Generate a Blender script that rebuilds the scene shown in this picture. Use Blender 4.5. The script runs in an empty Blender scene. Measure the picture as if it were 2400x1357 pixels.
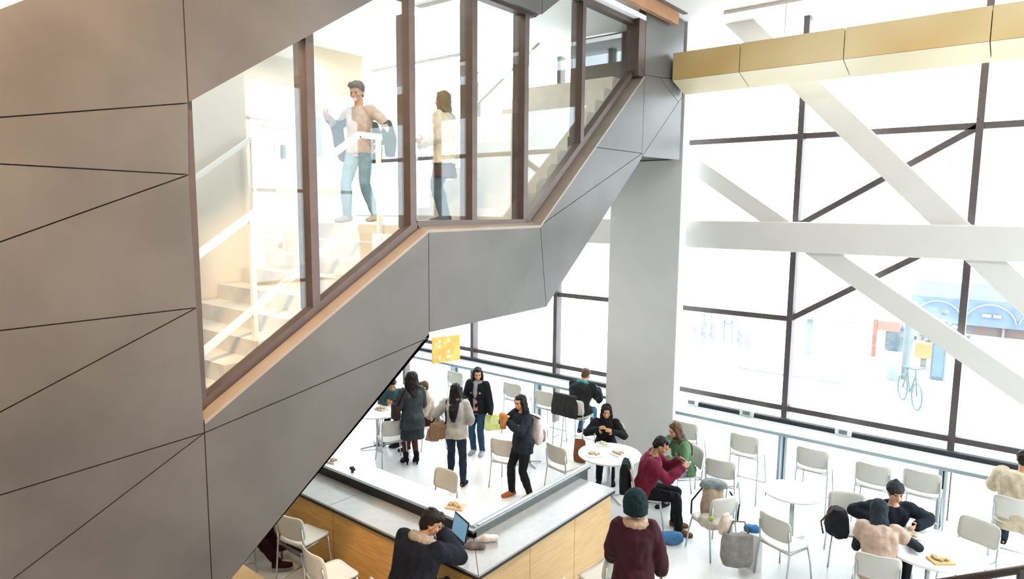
import bpy, bmesh, math, random
from mathutils import Vector, Matrix, noise, Euler
random.seed(7)
C = bpy.context.scene.collection
V = Vector
R = math.radians

# ------------------------------------------------------------------ camera
cam_d = bpy.data.cameras.new('camera'); cam = bpy.data.objects.new('camera', cam_d); C.objects.link(cam)
cam_d.sensor_width = 36.0; cam_d.lens = 1554.0/2400.0*36.0; cam_d.clip_start = 0.05; cam_d.clip_end = 500
# camera axes in room coordinates (x along the window wall, y towards it, z up)
_rx = V((0.779429, 0.626438, 0.008129)); _dn = V((0.081664, -0.088726, -0.992703)); _fw = V((-0.621145, 0.774405, -0.120314))
_m = Matrix((( _rx[0], -_dn[0], -_fw[0], 0.0), (_rx[1], -_dn[1], -_fw[1], 0.0), (_rx[2], -_dn[2], -_fw[2], 4.6), (0, 0, 0, 1)))
cam.matrix_world = _m
bpy.context.scene.camera = cam

# ------------------------------------------------------------------ sky, lamps, exposure
sc = bpy.context.scene
sc.view_settings.view_transform = 'Standard'; sc.view_settings.look = 'None'
sc.view_settings.gamma = 1.0; sc.view_settings.use_curve_mapping = False
sc.view_settings.exposure = 0.24
SKY = 7.3
w = bpy.data.worlds.new('overcast_sky'); sc.world = w; w.use_nodes = True
bg = w.node_tree.nodes['Background']; bg.inputs['Color'].default_value = (0.88, 0.95, 1.0, 1); bg.inputs['Strength'].default_value = SKY

def area(name, loc, rot, sx, sy, watts, col):
    l = bpy.data.lights.new(name, 'AREA'); l.shape = 'RECTANGLE'; l.size = sx; l.size_y = sy
    l.energy = watts; l.color = col
    o = bpy.data.objects.new(name, l); C.objects.link(o); o.location = loc; o.rotation_euler = rot
    return o
# the sky enters through the two glazed walls (portals only guide the sampling)
for a_ in (((-5.9, 11.75, 3.85), (R(-90), 0, 0), 20.2, 7.7), ((4.45, 9.85, 3.85), (0, R(90), 0), 7.5, 3.3)):
    p_ = area('sky_portal', *a_, 1, (1, 1, 1)); p_.data.cycles.is_portal = True
# hall ceiling lamps, near side warm, far side neutral; plus unseen fills added
area('hall_lamp_light', (-1.2, 6.8, 7.5), (0, 0, 0), 3.0, 0.5, 110, (1.0, 0.97, 0.93))
area('hall_lamp_light', (-9.5, 7.6, 7.5), (0, 0, 0), 5.0, 0.3, 120, (1.0, 0.97, 0.93))
area('landing_fill_light', (-6.0, 4.6, 7.4), (0, 0, 0), 1.4, 2.6, 35, (1.0, 0.97, 0.93))  # added fill without a fixture, brightens the stair interior
sp_ = bpy.data.lights.new('warm_spot_light', 'SPOT'); sp_.energy = 2400; sp_.color = (1.0, 0.66, 0.40); sp_.spot_size = R(95); sp_.spot_blend = 0.9; sp_.shadow_soft_size = 0.35
so_ = bpy.data.objects.new('warm_spot_light', sp_); C.objects.link(so_); so_.location = (-1.0, 0.4, 7.4)
so_.rotation_euler = (V((-4.9, 1.6, 4.6))-V((-1.0, 0.4, 7.4))).to_track_quat('-Z', 'Y').to_euler()
area('stair_fill_light', (-6.0, 0.9, 6.9), (R(38), 0, 0), 1.2, 0.5, 45, (1.0, 0.96, 0.91))  # unseen fill added to lighten the treads and risers
area('counter_fill_light', (-6.9, 3.6, 2.35), (0, 0, 0), 0.25, 0.9, 14, (1.0, 0.78, 0.50))  # warm fill added under the flight to brighten the oak front, no fixture
area('under_stair_light', (-7.6, 7.2, 3.9), (0, 0, 0), 1.2, 2.0, 45, (1.0, 0.98, 0.95))

# ------------------------------------------------------------------ materials
def mat(name, col, rough=0.6, metal=0.0, col2=None, scale=4.0, detail=4.0, bump=0.0, bscale=60.0, spec=0.5, lo=0.35, hi=0.65, stretch=None):
    m = bpy.data.materials.new(name); m.use_nodes = True
    nt = m.node_tree; b = nt.nodes['Principled BSDF']
    b.inputs['Base Color'].default_value = (*col, 1); b.inputs['Roughness'].default_value = rough
    b.inputs['Metallic'].default_value = metal; b.inputs['Specular IOR Level'].default_value = spec
    tc = nt.nodes.new('ShaderNodeTexCoord')
    src = tc.outputs['Object']
    if stretch:
        mp = nt.nodes.new('ShaderNodeMapping'); mp.inputs['Scale'].default_value = stretch
        nt.links.new(src, mp.inputs['Vector']); src = mp.outputs['Vector']
    if col2:
        n = nt.nodes.new('ShaderNodeTexNoise'); n.inputs['Scale'].default_value = scale; n.inputs['Detail'].default_value = detail
        nt.links.new(src, n.inputs['Vector'])
        r = nt.nodes.new('ShaderNodeValToRGB'); r.color_ramp.elements[0].position = lo; r.color_ramp.elements[1].position = hi
        r.color_ramp.elements[0].color = (*col, 1); r.color_ramp.elements[1].color = (*col2, 1)
        nt.links.new(n.outputs['Fac'], r.inputs['Fac']); nt.links.new(r.outputs['Color'], b.inputs['Base Color'])
    if bump:
        n2 = nt.nodes.new('ShaderNodeTexNoise'); n2.inputs['Scale'].default_value = bscale; n2.inputs['Detail'].default_value = 3
        nt.links.new(src, n2.inputs['Vector'])
        bp = nt.nodes.new('ShaderNodeBump'); bp.inputs['Strength'].default_value = bump; bp.inputs['Distance'].default_value = 0.01
        nt.links.new(n2.outputs['Fac'], bp.inputs['Height']); nt.links.new(bp.outputs['Normal'], b.inputs['Normal'])
    return m
def emis(name, col, s):
    m = bpy.data.materials.new(name); m.use_nodes = True; nt = m.node_tree
    b = nt.nodes['Principled BSDF']; b.inputs['Base Color'].default_value = (*col, 1)
    b.inputs['Emission Color'].default_value = (*col, 1); b.inputs['Emission Strength'].default_value = s
    return m
def glassm(name, tint=(0.97, 0.99, 0.98), f0=0.03):
    m = bpy.data.materials.new(name); m.use_nodes = True; nt = m.node_tree; nt.nodes.clear()
    o = nt.nodes.new('ShaderNodeOutputMaterial'); t = nt.nodes.new('ShaderNodeBsdfTransparent'); g = nt.nodes.new('ShaderNodeBsdfGlossy')
    f = nt.nodes.new('ShaderNodeLayerWeight'); mx = nt.nodes.new('ShaderNodeMixShader'); f.inputs['Blend'].default_value = 0.5
    pw = nt.nodes.new('ShaderNodeMath'); pw.operation = 'POWER'; pw.inputs[1].default_value = 5.0
    ml = nt.nodes.new('ShaderNodeMath'); ml.operation = 'MULTIPLY_ADD'; ml.inputs[1].default_value = 1-f0; ml.inputs[2].default_value = f0
    t.inputs['Color'].default_value = (*tint, 1); g.inputs['Roughness'].default_value = 0.02; g.inputs['Color'].default_value = (0.9, 0.95, 1, 1)
    nt.links.new(f.outputs['Facing'], pw.inputs[0]); nt.links.new(pw.outputs[0], ml.inputs[0]); nt.links.new(ml.outputs[0], mx.inputs[0])
    nt.links.new(t.outputs[0], mx.inputs[1]); nt.links.new(g.outputs[0], mx.inputs[2])
    nt.links.new(mx.outputs[0], o.inputs[0]); return m
_mc = {}
def cloth(col, k=0.78, bump=0.5):
    key = (tuple(round(c, 3) for c in col), k)
    if key not in _mc:
        _mc[key] = mat('cloth_%d' % len(_mc), col, 0.85, col2=tuple(c*k for c in col), scale=14, bump=bump, bscale=90, spec=0.2)
    return _mc[key]

M = dict(
 clad = mat('fibre_cement', (0.066, 0.060, 0.054), 0.36, col2=(0.102, 0.094, 0.086), scale=1.1, detail=5, bump=0.06, bscale=25, lo=0.3, hi=0.7, spec=0.4),
 clad_dark = mat('shadow_gap_backing', (0.075, 0.06, 0.05), 0.8, col2=(0.065, 0.055, 0.047)),
 ledge = mat('lit_tan_ledge', (0.27, 0.225, 0.18), 0.45, col2=(0.24, 0.195, 0.155), scale=3),  # cladding ledge; its tan is warm light put into the colour
 frame = mat('bronze_frame', (0.085, 0.055, 0.045), 0.4, 0.3, col2=(0.07, 0.045, 0.037), scale=6),
 mull = mat('curtain_wall_frame', (0.105, 0.085, 0.085), 0.45, 0.2, col2=(0.09, 0.072, 0.072), scale=5),
 white = mat('white_paint', (0.80, 0.795, 0.78), 0.6, col2=(0.77, 0.765, 0.75), scale=2),
 steelw = mat('white_steel_paint', (0.66, 0.64, 0.61), 0.5, col2=(0.63, 0.61, 0.58), scale=1.5),
 colw = mat('column_paint', (0.64, 0.64, 0.63), 0.6, col2=(0.61, 0.61, 0.60), scale=1.5),
 cream = mat('cream_paint', (0.66, 0.54, 0.38), 0.7, col2=(0.63, 0.51, 0.35), scale=1.2),
 warmw = mat('warm_white_paint', (0.68, 0.64, 0.58), 0.7, col2=(0.65, 0.61, 0.55), scale=1.2),
 floor = mat('pale_terrazzo', (0.78, 0.78, 0.775), 0.28, col2=(0.73, 0.73, 0.725), scale=26, detail=6),
 tread = mat('pale_stone_tread', (0.62, 0.58, 0.52), 0.5, col2=(0.57, 0.53, 0.47), scale=8),
 ceil = mat('ceiling_paint', (0.82, 0.82, 0.81), 0.7, col2=(0.79, 0.79, 0.78), scale=1),
 gold = mat('gold_panel', (0.60, 0.38, 0.12), 0.5, col2=(0.74, 0.58, 0.32), scale=0.7, stretch=(1, 1, 1), detail=1),
 gold_lit = mat('floor_lit_gold_panel', (0.58, 0.48, 0.28), 0.5, col2=(0.68, 0.60, 0.44), scale=0.7, detail=1),  # paler copy of the gold: light bounced off the floor, put into the colour
 wood = mat('oak_veneer', (0.62, 0.36, 0.11), 0.45, col2=(0.50, 0.27, 0.07), scale=3, stretch=(1, 1, 9), detail=8),
 woodl = mat('pale_oak_veneer', (0.60, 0.42, 0.21), 0.45, col2=(0.53, 0.35, 0.16), scale=3, stretch=(1, 1, 9), detail=8),
 trimw = mat('walnut_trim', (0.42, 0.20, 0.09), 0.5, col2=(0.34, 0.15, 0.06), scale=4),
 ctop = mat('grey_quartz', (0.36, 0.37, 0.37), 0.25, col2=(0.33, 0.34, 0.34), scale=12),
 black = mat('black_metal', (0.012, 0.012, 0.014), 0.4, 0.3, col2=(0.02, 0.02, 0.02), scale=8),
 railg = mat('grey_metal', (0.17, 0.18, 0.18), 0.35, 0.6, col2=(0.14, 0.15, 0.15), scale=10),
 steel = mat('brushed_steel', (0.55, 0.57, 0.58), 0.3, 0.85, col2=(0.5, 0.52, 0.53), scale=14),
 chair = mat('white_chair_shell', (0.63, 0.61, 0.55), 0.45, col2=(0.60, 0.58, 0.52), scale=5),
 table = mat('white_laminate', (0.86, 0.86, 0.85), 0.3, col2=(0.83, 0.83, 0.82), scale=5),
 shelf = mat('window_counter_top', (0.68, 0.72, 0.74), 0.3, col2=(0.64, 0.68, 0.70), scale=6),
 blueg = mat('blue_grey_panel', (0.30, 0.37, 0.40), 0.4, col2=(0.27, 0.34, 0.37), scale=5),
 skin = mat('skin_light', (0.62, 0.36, 0.24), 0.5, col2=(0.57, 0.31, 0.20), scale=18, spec=0.3),
 skin2 = mat('skin_medium', (0.48, 0.26, 0.15), 0.5, col2=(0.42, 0.22, 0.12), scale=18, spec=0.3),
 skin3 = mat('skin_dark', (0.20, 0.095, 0.055), 0.5, col2=(0.17, 0.08, 0.045), scale=18, spec=0.3),
 hairb = mat('black_hair', (0.010, 0.008, 0.008), 0.45, col2=(0.022, 0.016, 0.013), scale=30, bump=0.5, bscale=90, stretch=(3, 3, .4), spec=0.15),
 hairn = mat('brown_hair', (0.085, 0.045, 0.025), 0.45, col2=(0.12, 0.07, 0.04), scale=30, bump=0.5, bscale=90, stretch=(3, 3, .4), spec=0.15),
 hairl = mat('light_brown_hair', (0.15, 0.10, 0.055), 0.45, col2=(0.20, 0.13, 0.075), scale=30, bump=0.5, bscale=90, stretch=(3, 3, .4), spec=0.15),
 eye = mat('dark_eye', (0.02, 0.015, 0.012), 0.2), lip = mat('lip', (0.42, 0.15, 0.12), 0.4),
 glass = glassm('clear_glass'), wglass = glassm('window_glass', (0.98, 1.0, 1.0)),
 lamp = emis('lamp_diffuser', (1.0, 0.97, 0.92), 4.0),
)

# ------------------------------------------------------------------ mesh helpers
def nb(): return bmesh.new()
def box(bm, lo, hi, bev=0.0):
    c = [(a+b)/2 for a, b in zip(lo, hi)]; s = [abs(b-a) for a, b in zip(lo, hi)]
    r = bmesh.ops.create_cube(bm, size=1, matrix=Matrix.Translation(c) @ Matrix.Diagonal((*s, 1)))
    if bev:
        es = list({e for v in r['verts'] for e in v.link_edges})
        bmesh.ops.bevel(bm, geom=es, offset=min(bev, min(s)*.45), segments=2, affect='EDGES', profile=0.6)
    return bm
def rbox(bm, c, s, rot=None, bev=0.0):
    t = nb(); box(t, [-x/2 for x in s], [x/2 for x in s], bev)
    mt = Matrix.Translation(c) @ (rot if rot else Matrix.Identity(4))
    bmesh.ops.transform(t, matrix=mt, verts=t.verts); join(bm, t); return bm
def join(bm, t):
    me = bpy.data.meshes.new('tmp'); t.to_mesh(me); t.free(); bm.from_mesh(me); bpy.data.meshes.remove(me)
def prism(bm, pts, ax, a, b):
    """closed prism over a polygon; ax = axis of extrusion, pts in the other two axes"""
    def P(p, k):
        return {'X': (k, p[0], p[1]), 'Y': (p[0], k, p[1]), 'Z': (p[0], p[1], k)}[ax]
    va = [bm.verts.new(P(p, a)) for p in pts]; vb = [bm.verts.new(P(p, b)) for p in pts]
    n = len(pts); fs = [bm.faces.new(va), bm.faces.new(vb[::-1])]
    for i in range(n): fs.append(bm.faces.new((va[i], vb[i], vb[(i+1) % n], va[(i+1) % n])))
    bmesh.ops.recalc_face_normals(bm, faces=bm.faces); return bm
def bar(bm, a, b, wu, wv, up=(0, 0, 1)):
    """rectangular bar from a to b; wu = width across 'up x dir', wv = width along up"""
    a, b = V(a), V(b); d = (b-a).normalized(); s = d.cross(V(up)).normalized(); u = s.cross(d).normalized()
    vs = [[bm.verts.new(p + s*wu/2*i + u*wv/2*j) for i, j in ((-1, -1), (1, -1), (1, 1), (-1, 1))] for p in (a, b)]
    bm.faces.new(vs[0]); bm.faces.new(vs[1][::-1])
    for i in range(4): bm.faces.new((vs[0][i], vs[1][i], vs[1][(i+1) % 4], vs[0][(i+1) % 4]))
    bmesh.ops.recalc_face_normals(bm, faces=bm.faces); return bm
def tube(bm, pts, r, n=8, rads=None):
    pts = [V(p) for p in pts]; rings = []
    u = None
    for i, p in enumerate(pts):
        d = (pts[min(i+1, len(pts)-1)] - pts[max(i-1, 0)]).normalized()
        if u is None: u = d.orthogonal().normalized()
        u = (u - d*u.dot(d)).normalized(); v = d.cross(u); rr = rads[i] if rads else r
        rings.append([bm.verts.new(p + (u*math.cos(2*math.pi*k/n) + v*math.sin(2*math.pi*k/n))*rr) for k in range(n)])
    for a, b in zip(rings, rings[1:]):
        for k in range(n): bm.faces.new((a[k], a[(k+1) % n], b[(k+1) % n], b[k]))
    bm.faces.new(rings[0][::-1]); bm.faces.new(rings[-1]); return bm
def loft(bm, rings, n=18, p=2.0):
    """rings: (center, u, v) half-axes; p superellipse power"""
    rs = []
    for c, u, v in rings:
        rr = []
        for k in range(n):
            a = 2*math.pi*k/n; ca, sa = math.cos(a), math.sin(a)
            q = (abs(ca)**p + abs(sa)**p)**(-1/p)
            rr.append(bm.verts.new(V(c) + V(u)*ca*q + V(v)*sa*q))
        rs.append(rr)
    for a, b in zip(rs, rs[1:]):
        for k in range(n): bm.faces.new((a[k], a[(k+1) % n], b[(k+1) % n], b[k]))
    bm.faces.new(rs[0][::-1]); bm.faces.new(rs[-1])
    bmesh.ops.recalc_face_normals(bm, faces=bm.faces); return bm
def ell(bm, c, r, rot=None, seg=16):
    m = Matrix.Translation(c) @ (rot if rot else Matrix.Identity(4)) @ Matrix.Diagonal((*r, 1))
    bmesh.ops.create_uvsphere(bm, u_segments=seg, v_segments=seg*2//3, radius=1, matrix=m); return bm
def capsule(bm, a, b, ra, rb, mid=None, n=12):
    a, b = V(a), V(b)
    ell(bm, a, (ra,)*3, seg=n); ell(bm, b, (rb,)*3, seg=n)
    d = b-a
    if d.length < 1e-4: return bm
    if mid: tube(bm, [a, a+d*mid[0], b], 0, n, [ra, mid[1], rb])
    else: tube(bm, [a, b], 0, n, [ra, rb])
    return bm
def cyl(bm, c, r, h, n=32, r2=None):
    bmesh.ops.create_cone(bm, cap_ends=True, segments=n, radius1=r, radius2=r if r2 is None else r2, depth=h, matrix=Matrix.Translation(V(c)+V((0, 0, h/2)))); return bm
def shell(bm, w, h, th, bend, pos, rot, nx=10, nz=8, sup=6.0, roll=0.0):
    """rounded curved plate (chair backs and seats): lies in local xz, curved towards +y"""
    def P(i, j, s):
        x = -1 + 2*i/nx; z = -1 + 2*j/nz
        q = (abs(x)**sup + abs(z)**sup)**(1/sup); k = max(abs(x), abs(z))/q if q else 1
        x, z = x*k, z*k
        return rot @ V((x*w/2, bend*x*x + roll*max(0, z)**2 + s*th/2, z*h/2)) + V(pos)
    gs = [[[bm.verts.new(P(i, j, s)) for j in range(nz+1)] for i in range(nx+1)] for s in (-1, 1)]
    for s, g in enumerate(gs):
        for i in range(nx):
            for j in range(nz):
                f = (g[i][j], g[i+1][j], g[i+1][j+1], g[i][j+1]); bm.faces.new(f if s == 0 else f[::-1])
    a, b = gs
    for i in range(nx):
        bm.faces.new((a[i][0], b[i][0], b[i+1][0], a[i+1][0])); bm.faces.new((a[i+1][nz], b[i+1][nz], b[i][nz], a[i][nz]))
    for j in range(nz):
        bm.faces.new((a[0][j+1], b[0][j+1], b[0][j], a[0][j])); bm.faces.new((a[nx][j], b[nx][j], b[nx][j+1], a[nx][j+1]))
    bmesh.ops.recalc_face_normals(bm, faces=bm.faces); return bm

def obj(name, bm, m, parent=None, smooth=False, world=True):
    """link bm as ONE mesh object; a part's mesh is given in room coordinates unless world=False"""
    if parent is not None and world:
        bmesh.ops.transform(bm, matrix=parent.matrix_basis.inverted() if parent.parent is None else (parent.parent.matrix_basis @ parent.matrix_basis).inverted(), verts=bm.verts)
    me = bpy.data.meshes.new(name); bm.to_mesh(me); bm.free()
    me.materials.append(m)
    if smooth:
        for p in me.polygons: p.use_smooth = True
    o = bpy.data.objects.new(name, me); C.objects.link(o)
    if parent is not None: o.parent = parent
    return o
def tag(o, label, cat, group=None, kind=None):
    o['label'] = label; o['category'] = cat
    if group: o['group'] = group
    if kind: o['kind'] = kind
    return o
def struct(name, bm, m, label=None):
    o = obj(name, bm, m); o['kind'] = 'structure'
    if label: o['label'] = label
    return o
def thing(name, label, cat, loc=(0, 0, 0), rz=0.0, group=None):
    o = bpy.data.objects.new(name, None); C.objects.link(o); o.location = loc; o.rotation_euler = (0, 0, rz)
    o.empty_display_size = 0.1; o.matrix_basis = Matrix.Translation(loc) @ Matrix.Rotation(rz, 4, 'Z')
    tag(o, label, cat, group); return o
def dup(root, loc, rz, label, group=None):
    r = root.copy(); C.objects.link(r); r.matrix_basis = Matrix.Translation(loc) @ Matrix.Rotation(rz, 4, 'Z'); r['label'] = label
    if group: r['group'] = group
    for ch in list(root.children):
        c = ch.copy(); C.objects.link(c); c.parent = r
        for g in ch.children:
            d = g.copy(); C.objects.link(d); d.parent = c
    return r
def B(*a, **k): return box(nb(), *a, **k)
def remeshed(bm, vox, smooth=2, disp=0.0, dscale=12.0, seed=0.0):
    me = bpy.data.meshes.new('raw'); bm.to_mesh(me); bm.free()
    o = bpy.data.objects.new('raw', me); C.objects.link(o)
    m = o.modifiers.new('r', 'REMESH'); m.mode = 'VOXEL'; m.voxel_size = vox; m.use_smooth_shade = True
    s = o.modifiers.new('s', 'SMOOTH'); s.iterations = smooth; s.factor = 0.5
    dg = bpy.context.evaluated_depsgraph_get(); dg.update()
    out = bpy.data.meshes.new_from_object(o.evaluated_get(dg))
    bpy.data.objects.remove(o); bpy.data.meshes.remove(me)
    if disp:
        n = [v.normal.copy() for v in out.vertices]
        for v, k in zip(out.vertices, n):
            q = v.co
            v.co = q + k*disp*(noise.noise(V((q.x*dscale, q.y*dscale, q.z*dscale*.45+seed))))
    for p in out.polygons: p.use_smooth = True
    out.materials.clear()
    return out
def mobj(name, me, m, parent):
    me.materials.append(m); me.name = name
    o = bpy.data.objects.new(name, me); C.objects.link(o); o.parent = parent; return o

# ------------------------------------------------------------------ ground, floor, shell
WX0, WX1, WY = -16.0, 4.2, 11.6          # window wall extents
CZ = 7.7
struct('ground', B((-60, 11.9, -0.6), (40, 75, -0.3)), mat('pale_paving', (0.80, 0.80, 0.80), 0.8, col2=(0.76, 0.76, 0.76), scale=0.6))
struct('floor', B((WX0, -5, -0.25), (WX1, 11.85, 0.0)), M['floor'])
struct('ceiling', B((WX0, -5, CZ), (WX1, 11.85, CZ+0.3)), M['ceil'])
struct('wall_left', B((WX0-0.2, -5, 0), (WX0, 11.5, CZ)), M['white'])
struct('wall_back', B((WX0, -5.2, 0), (WX1, -5, CZ)), M['warmw'])
b = nb(); box(b, (WX1, -5, 0), (WX1+0.2, 8.2, CZ)); box(b, (WX1, 8.2, 0), (WX1+0.2, 11.5, 0.15)); box(b, (WX1, 8.2, 7.55), (WX1+0.2, 11.5, CZ))
struct('wall_right', b, M['white'])

# window wall: one bay per mullion, the glass running to the floor
mx = [WX0, -12.85, -10.45, -8.05, -5.65, -3.25, -0.85, 1.55, WX1]
ZT = [1.25, 2.80, 4.35, 5.82]
for i in range(8):
    x0, x1 = mx[i], mx[i+1]
    f = nb()
    box(f, (x1-0.045, WY-0.09, 0), (x1+0.045, WY+0.09, CZ))
    
    for z in (ZT if i < 5 else [z for z in ZT if z != 2.80]): box(f, (x0, WY-0.055, z-0.045), (x1, WY+0.055, z+0.045))
    if i == 5:
        bar(f, (x0, WY, 2.80), (x1, WY, 4.35), 0.11, 0.09, (0, 0, 1))
        bar(f, (x0, WY, 4.35), (x1, WY, 5.82), 0.11, 0.09, (0, 0, 1))
    wf = struct('window_%d' % (i+1), f, M['mull'])
    g = B((x0, WY-0.006, 0.06), (x1, WY+0.006, CZ-0.1)); o = obj('glass', g, M['wglass'], wf)
    if i == 0: pass
f = nb()
for y in (8.24, 9.85, 11.46): box(f, (WX1+0.02, y-0.04, 0.15), (WX1+0.16, y+0.04, 7.55))
for z in (0.19, 2.8, 5.0, 7.51): box(f, (WX1+0.04, 8.2, z-0.04), (WX1+0.14, 11.5, z+0.04))
wf = struct('window_9', f, M['mull']); obj('glass', B((WX1+0.085, 8.2, 0.15), (WX1+0.095, 11.5, 7.55)), M['wglass'], wf)

# column, brace steel, gold beam
o = obj('column', B((-6.28, 10.70, 0), (-4.90, 10.95, CZ), bev=0.012), M['colw']); tag(o, 'wide pale grey column standing before the window wall, between the stair and the braces', 'column'); o['kind'] = 'structure'
o = obj('steel_tube', B((-15.9, 11.14, 3.95), (4.1, 11.42, 4.43), bev=0.02), M['steelw']); tag(o, 'thick white horizontal steel tube crossing the window wall behind the column', 'steel beam')
def brace(a, b, w, label):
    t = nb(); bar(t, a, b, 0.16, w); o = obj('diagonal_brace', t, M['steelw']); tag(o, label, 'steel brace', 'white diagonal braces'); return o
brace((-4.43, 11.28, 7.90), (-0.92, 11.28, 4.28), 0.34, 'steep white brace dropping from the ceiling behind the gold beam to the tube')
brace((-0.77, 11.28, 4.09), (1.4, 11.28, 1.9), 0.34, 'short white brace at the right edge below the thick tube')
brace((-5.0, 11.28, 5.44), (-3.27, 11.28, 4.29), 0.27, 'white brace falling from the column to the top of the tube')
brace((-2.96, 11.28, 4.10), (0.9, 11.28, 1.55), 0.3, 'long white brace below the tube descending across the lower window to the right')

t = thing('ceiling_beam', 'gold panelled angular beam running out from the end of the stair enclosure', 'beam', (-4.86, 10.1, 6.5))
sec = [(10.10, 7.08), (10.10, 6.665), (10.58, 6.50), (10.70, 7.02)]
xs = [-4.86, -3.78, -2.35, -0.72, 1.2, 2.9]
dz = -0.012
for a, bb in zip(xs, xs[1:]):
    p = nb(); prism(p, [sec[0], sec[1], (10.16, 6.70), (10.18, 7.06)], 'X', a+0.006, bb-0.006); obj('face_panel', p, M['gold'], t)
    p = nb(); prism(p, [(10.104, 6.66), sec[2], sec[3], (10.64, 7.0), (10.54, 6.56), (10.14, 6.70)], 'X', a+0.006, bb-0.006); obj('lower_panel', p, M['gold_lit'], t)
p = nb(); prism(p, [(10.20, 7.05), (10.18, 6.71), (10.53, 6.58), (10.62, 6.99)], 'X', -4.85, 2.89); obj('core', p, M['trimw'], t)
for x in (-3.2, -0.4, 1.9):
    obj('hanger_rod', tube(nb(), [(x, 10.28, 7.0), (x, 10.28, CZ)], 0.008), M['steel'], t)

# ceiling lights
def lin(x0, x1, y, label, z=CZ, wdt=0.16):
    t = thing('linear_light', label, 'ceiling light', ((x0+x1)/2, y, z-0.06), 0, 'long ceiling lights')
    h = nb(); box(h, (x0-0.02, y-wdt/2-0.02, z-0.05), (x1+0.02, y+wdt/2+0.02, z-0.001)); obj('housing', h, M['ceil'], t)
    obj('diffuser', B((x0, y-wdt/2, z-0.062), (x1, y+wdt/2, z-0.048)), M['lamp'], t)
lin(-10.6, -7.0, 7.5, 'bright linear ceiling light seen through the landing glass above the man')
lin(-12.2, -9.4, 10.2, 'thinner linear ceiling light farther back behind the landing')
lin(-4.2, 1.0, 10.62, 'linear ceiling light above the gold beam by the windows', wdt=0.2)
o = obj('air_slot', B((-4.78, 8.8, CZ-0.012), (-4.70, 10.25, CZ)), M['railg']); tag(o, 'dark narrow air slot in the white ceiling beside the wooden trim', 'air vent')

# ------------------------------------------------------------------ stair enclosure
XC = -4.90; XG = -5.05; XB = -6.95
st = thing('stair_enclosure', 'enclosed staircase clad in grey brown cement panels with tall glazing, crossing the hall', 'staircase', (-5.9, 5.6, 4.4))
G = 0.0045
def panel(pts, name='cladding_panel'):
    cy = sum(p[0] for p in pts)/len(pts); cz = sum(p[1] for p in pts)/len(pts)
    # inset every edge by the joint width
    n = len(pts); area2 = sum(pts[i][0]*pts[(i+1) % n][1]-pts[(i+1) % n][0]*pts[i][1] for i in range(n))
    if area2 < 0: pts = pts[::-1]
    L = []
    for i in range(n):
        a, c = V(pts[i]), V(pts[(i+1) % n]); d = (c-a).normalized(); nrm = V((-d.y, d.x)); L.append((a+nrm*G, d))
    out = []
    for i in range(n):
        (p, d), (q, e) = L[i-1], L[i]
        den = d.x*e.y-d.y*e.x
        if abs(den) < 1e-6: out.append(tuple(q)); continue
        s = ((q.x-p.x)*e.y-(q.y-p.y)*e.x)/den; out.append(tuple(p+d*s))
    # very sharp corners: keep them inside
    out = [(min(max(o_[0], min(p[0] for p in pts)), max(p[0] for p in pts)), min(max(o_[1], min(p[1] for p in pts)), max(p[1] for p in pts))) for o_ in out]
    b = nb(); prism(b, out, 'X', XC-0.025, XC)
    return obj(name, b, M['clad'], st)
YT = 2.36
for pts in [
  [(.6, 4.99), (YT, 5.34), (YT, 6.46), (.6, 5.30)],
  [(.6, 4.85), (2.34, 4.83), (YT, 5.34), (.6, 4.99)],
  [(.6, 4.15), (2.34, 4.83), (.6, 4.85)],
  [(.6, 3.84), (2.35, 3.85), (2.34, 4.83), (.6, 4.15)],
  [(.6, 3.13), (2.35, 3.85), (.6, 3.84)],
  [(.6, 2.80), (YT, 2.88), (2.35, 3.85), (.6, 3.13)],
  [(.6, 2.01), (YT, 2.88), (.6, 2.80)],
  [(.6, .16), (YT, 1.50), (YT, 2.88), (.6, 2.01)],
  [(-1.0, .16), (.6, .16), (.6, 2.9), (-1.0, 2.3)],
  [(-1.0, 2.3), (.6, 2.9), (.6, 5.30), (-1.0, 4.3)],
  # band under the lower flight
  [(YT, 2.88), (4.745, 3.27), (4.745, 4.37), (YT, 2.96)],
  [(YT, 1.50), (4.745, 3.315), (4.745, 3.27), (YT, 2.88)],
  # landing
  [(4.745, 3.32), (6.81, 3.36), (6.66, 4.40), (4.745, 4.38)],
  # band under the upper flight
  [(6.66, 4.40), (9.25, 5.46), (7.89, 5.45)],
  [(7.89, 5.45), (9.25, 5.46), (9.25, 6.60)],
  [(6.81, 3.36), (9.25, 5.39), (9.25, 5.46), (6.66, 4.40)],
  # end box
  [(9.25, 5.41), (10.45, 6.37), (9.75, 6.66), (9.25, 6.62)],
  [(9.25, 5.41), (10.57, 5.44), (10.57, 6.46), (10.45, 6.37)],
  [(10.45, 6.37), (10.57, 6.46), (10.57, 6.75), (9.75, 6.66)],
  [(9.25, 6.62), (9.75, 6.66), (10.57, 6.75), (10.57, 7.68), (9.25, 7.68)],
  # band above the glazing
  [(YT, 5.34), (4.75, 6.895), (4.75, 8.0-0.32), (YT, 6.46)],
  [(4.75, 6.895), (6.64, 6.905), (6.64, 7.68), (4.75, 7.68)],
  [(6.64, 6.905), (7.45, 7.46), (7.45, 7.68), (6.64, 7.68)],
]: panel(pts)
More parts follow.
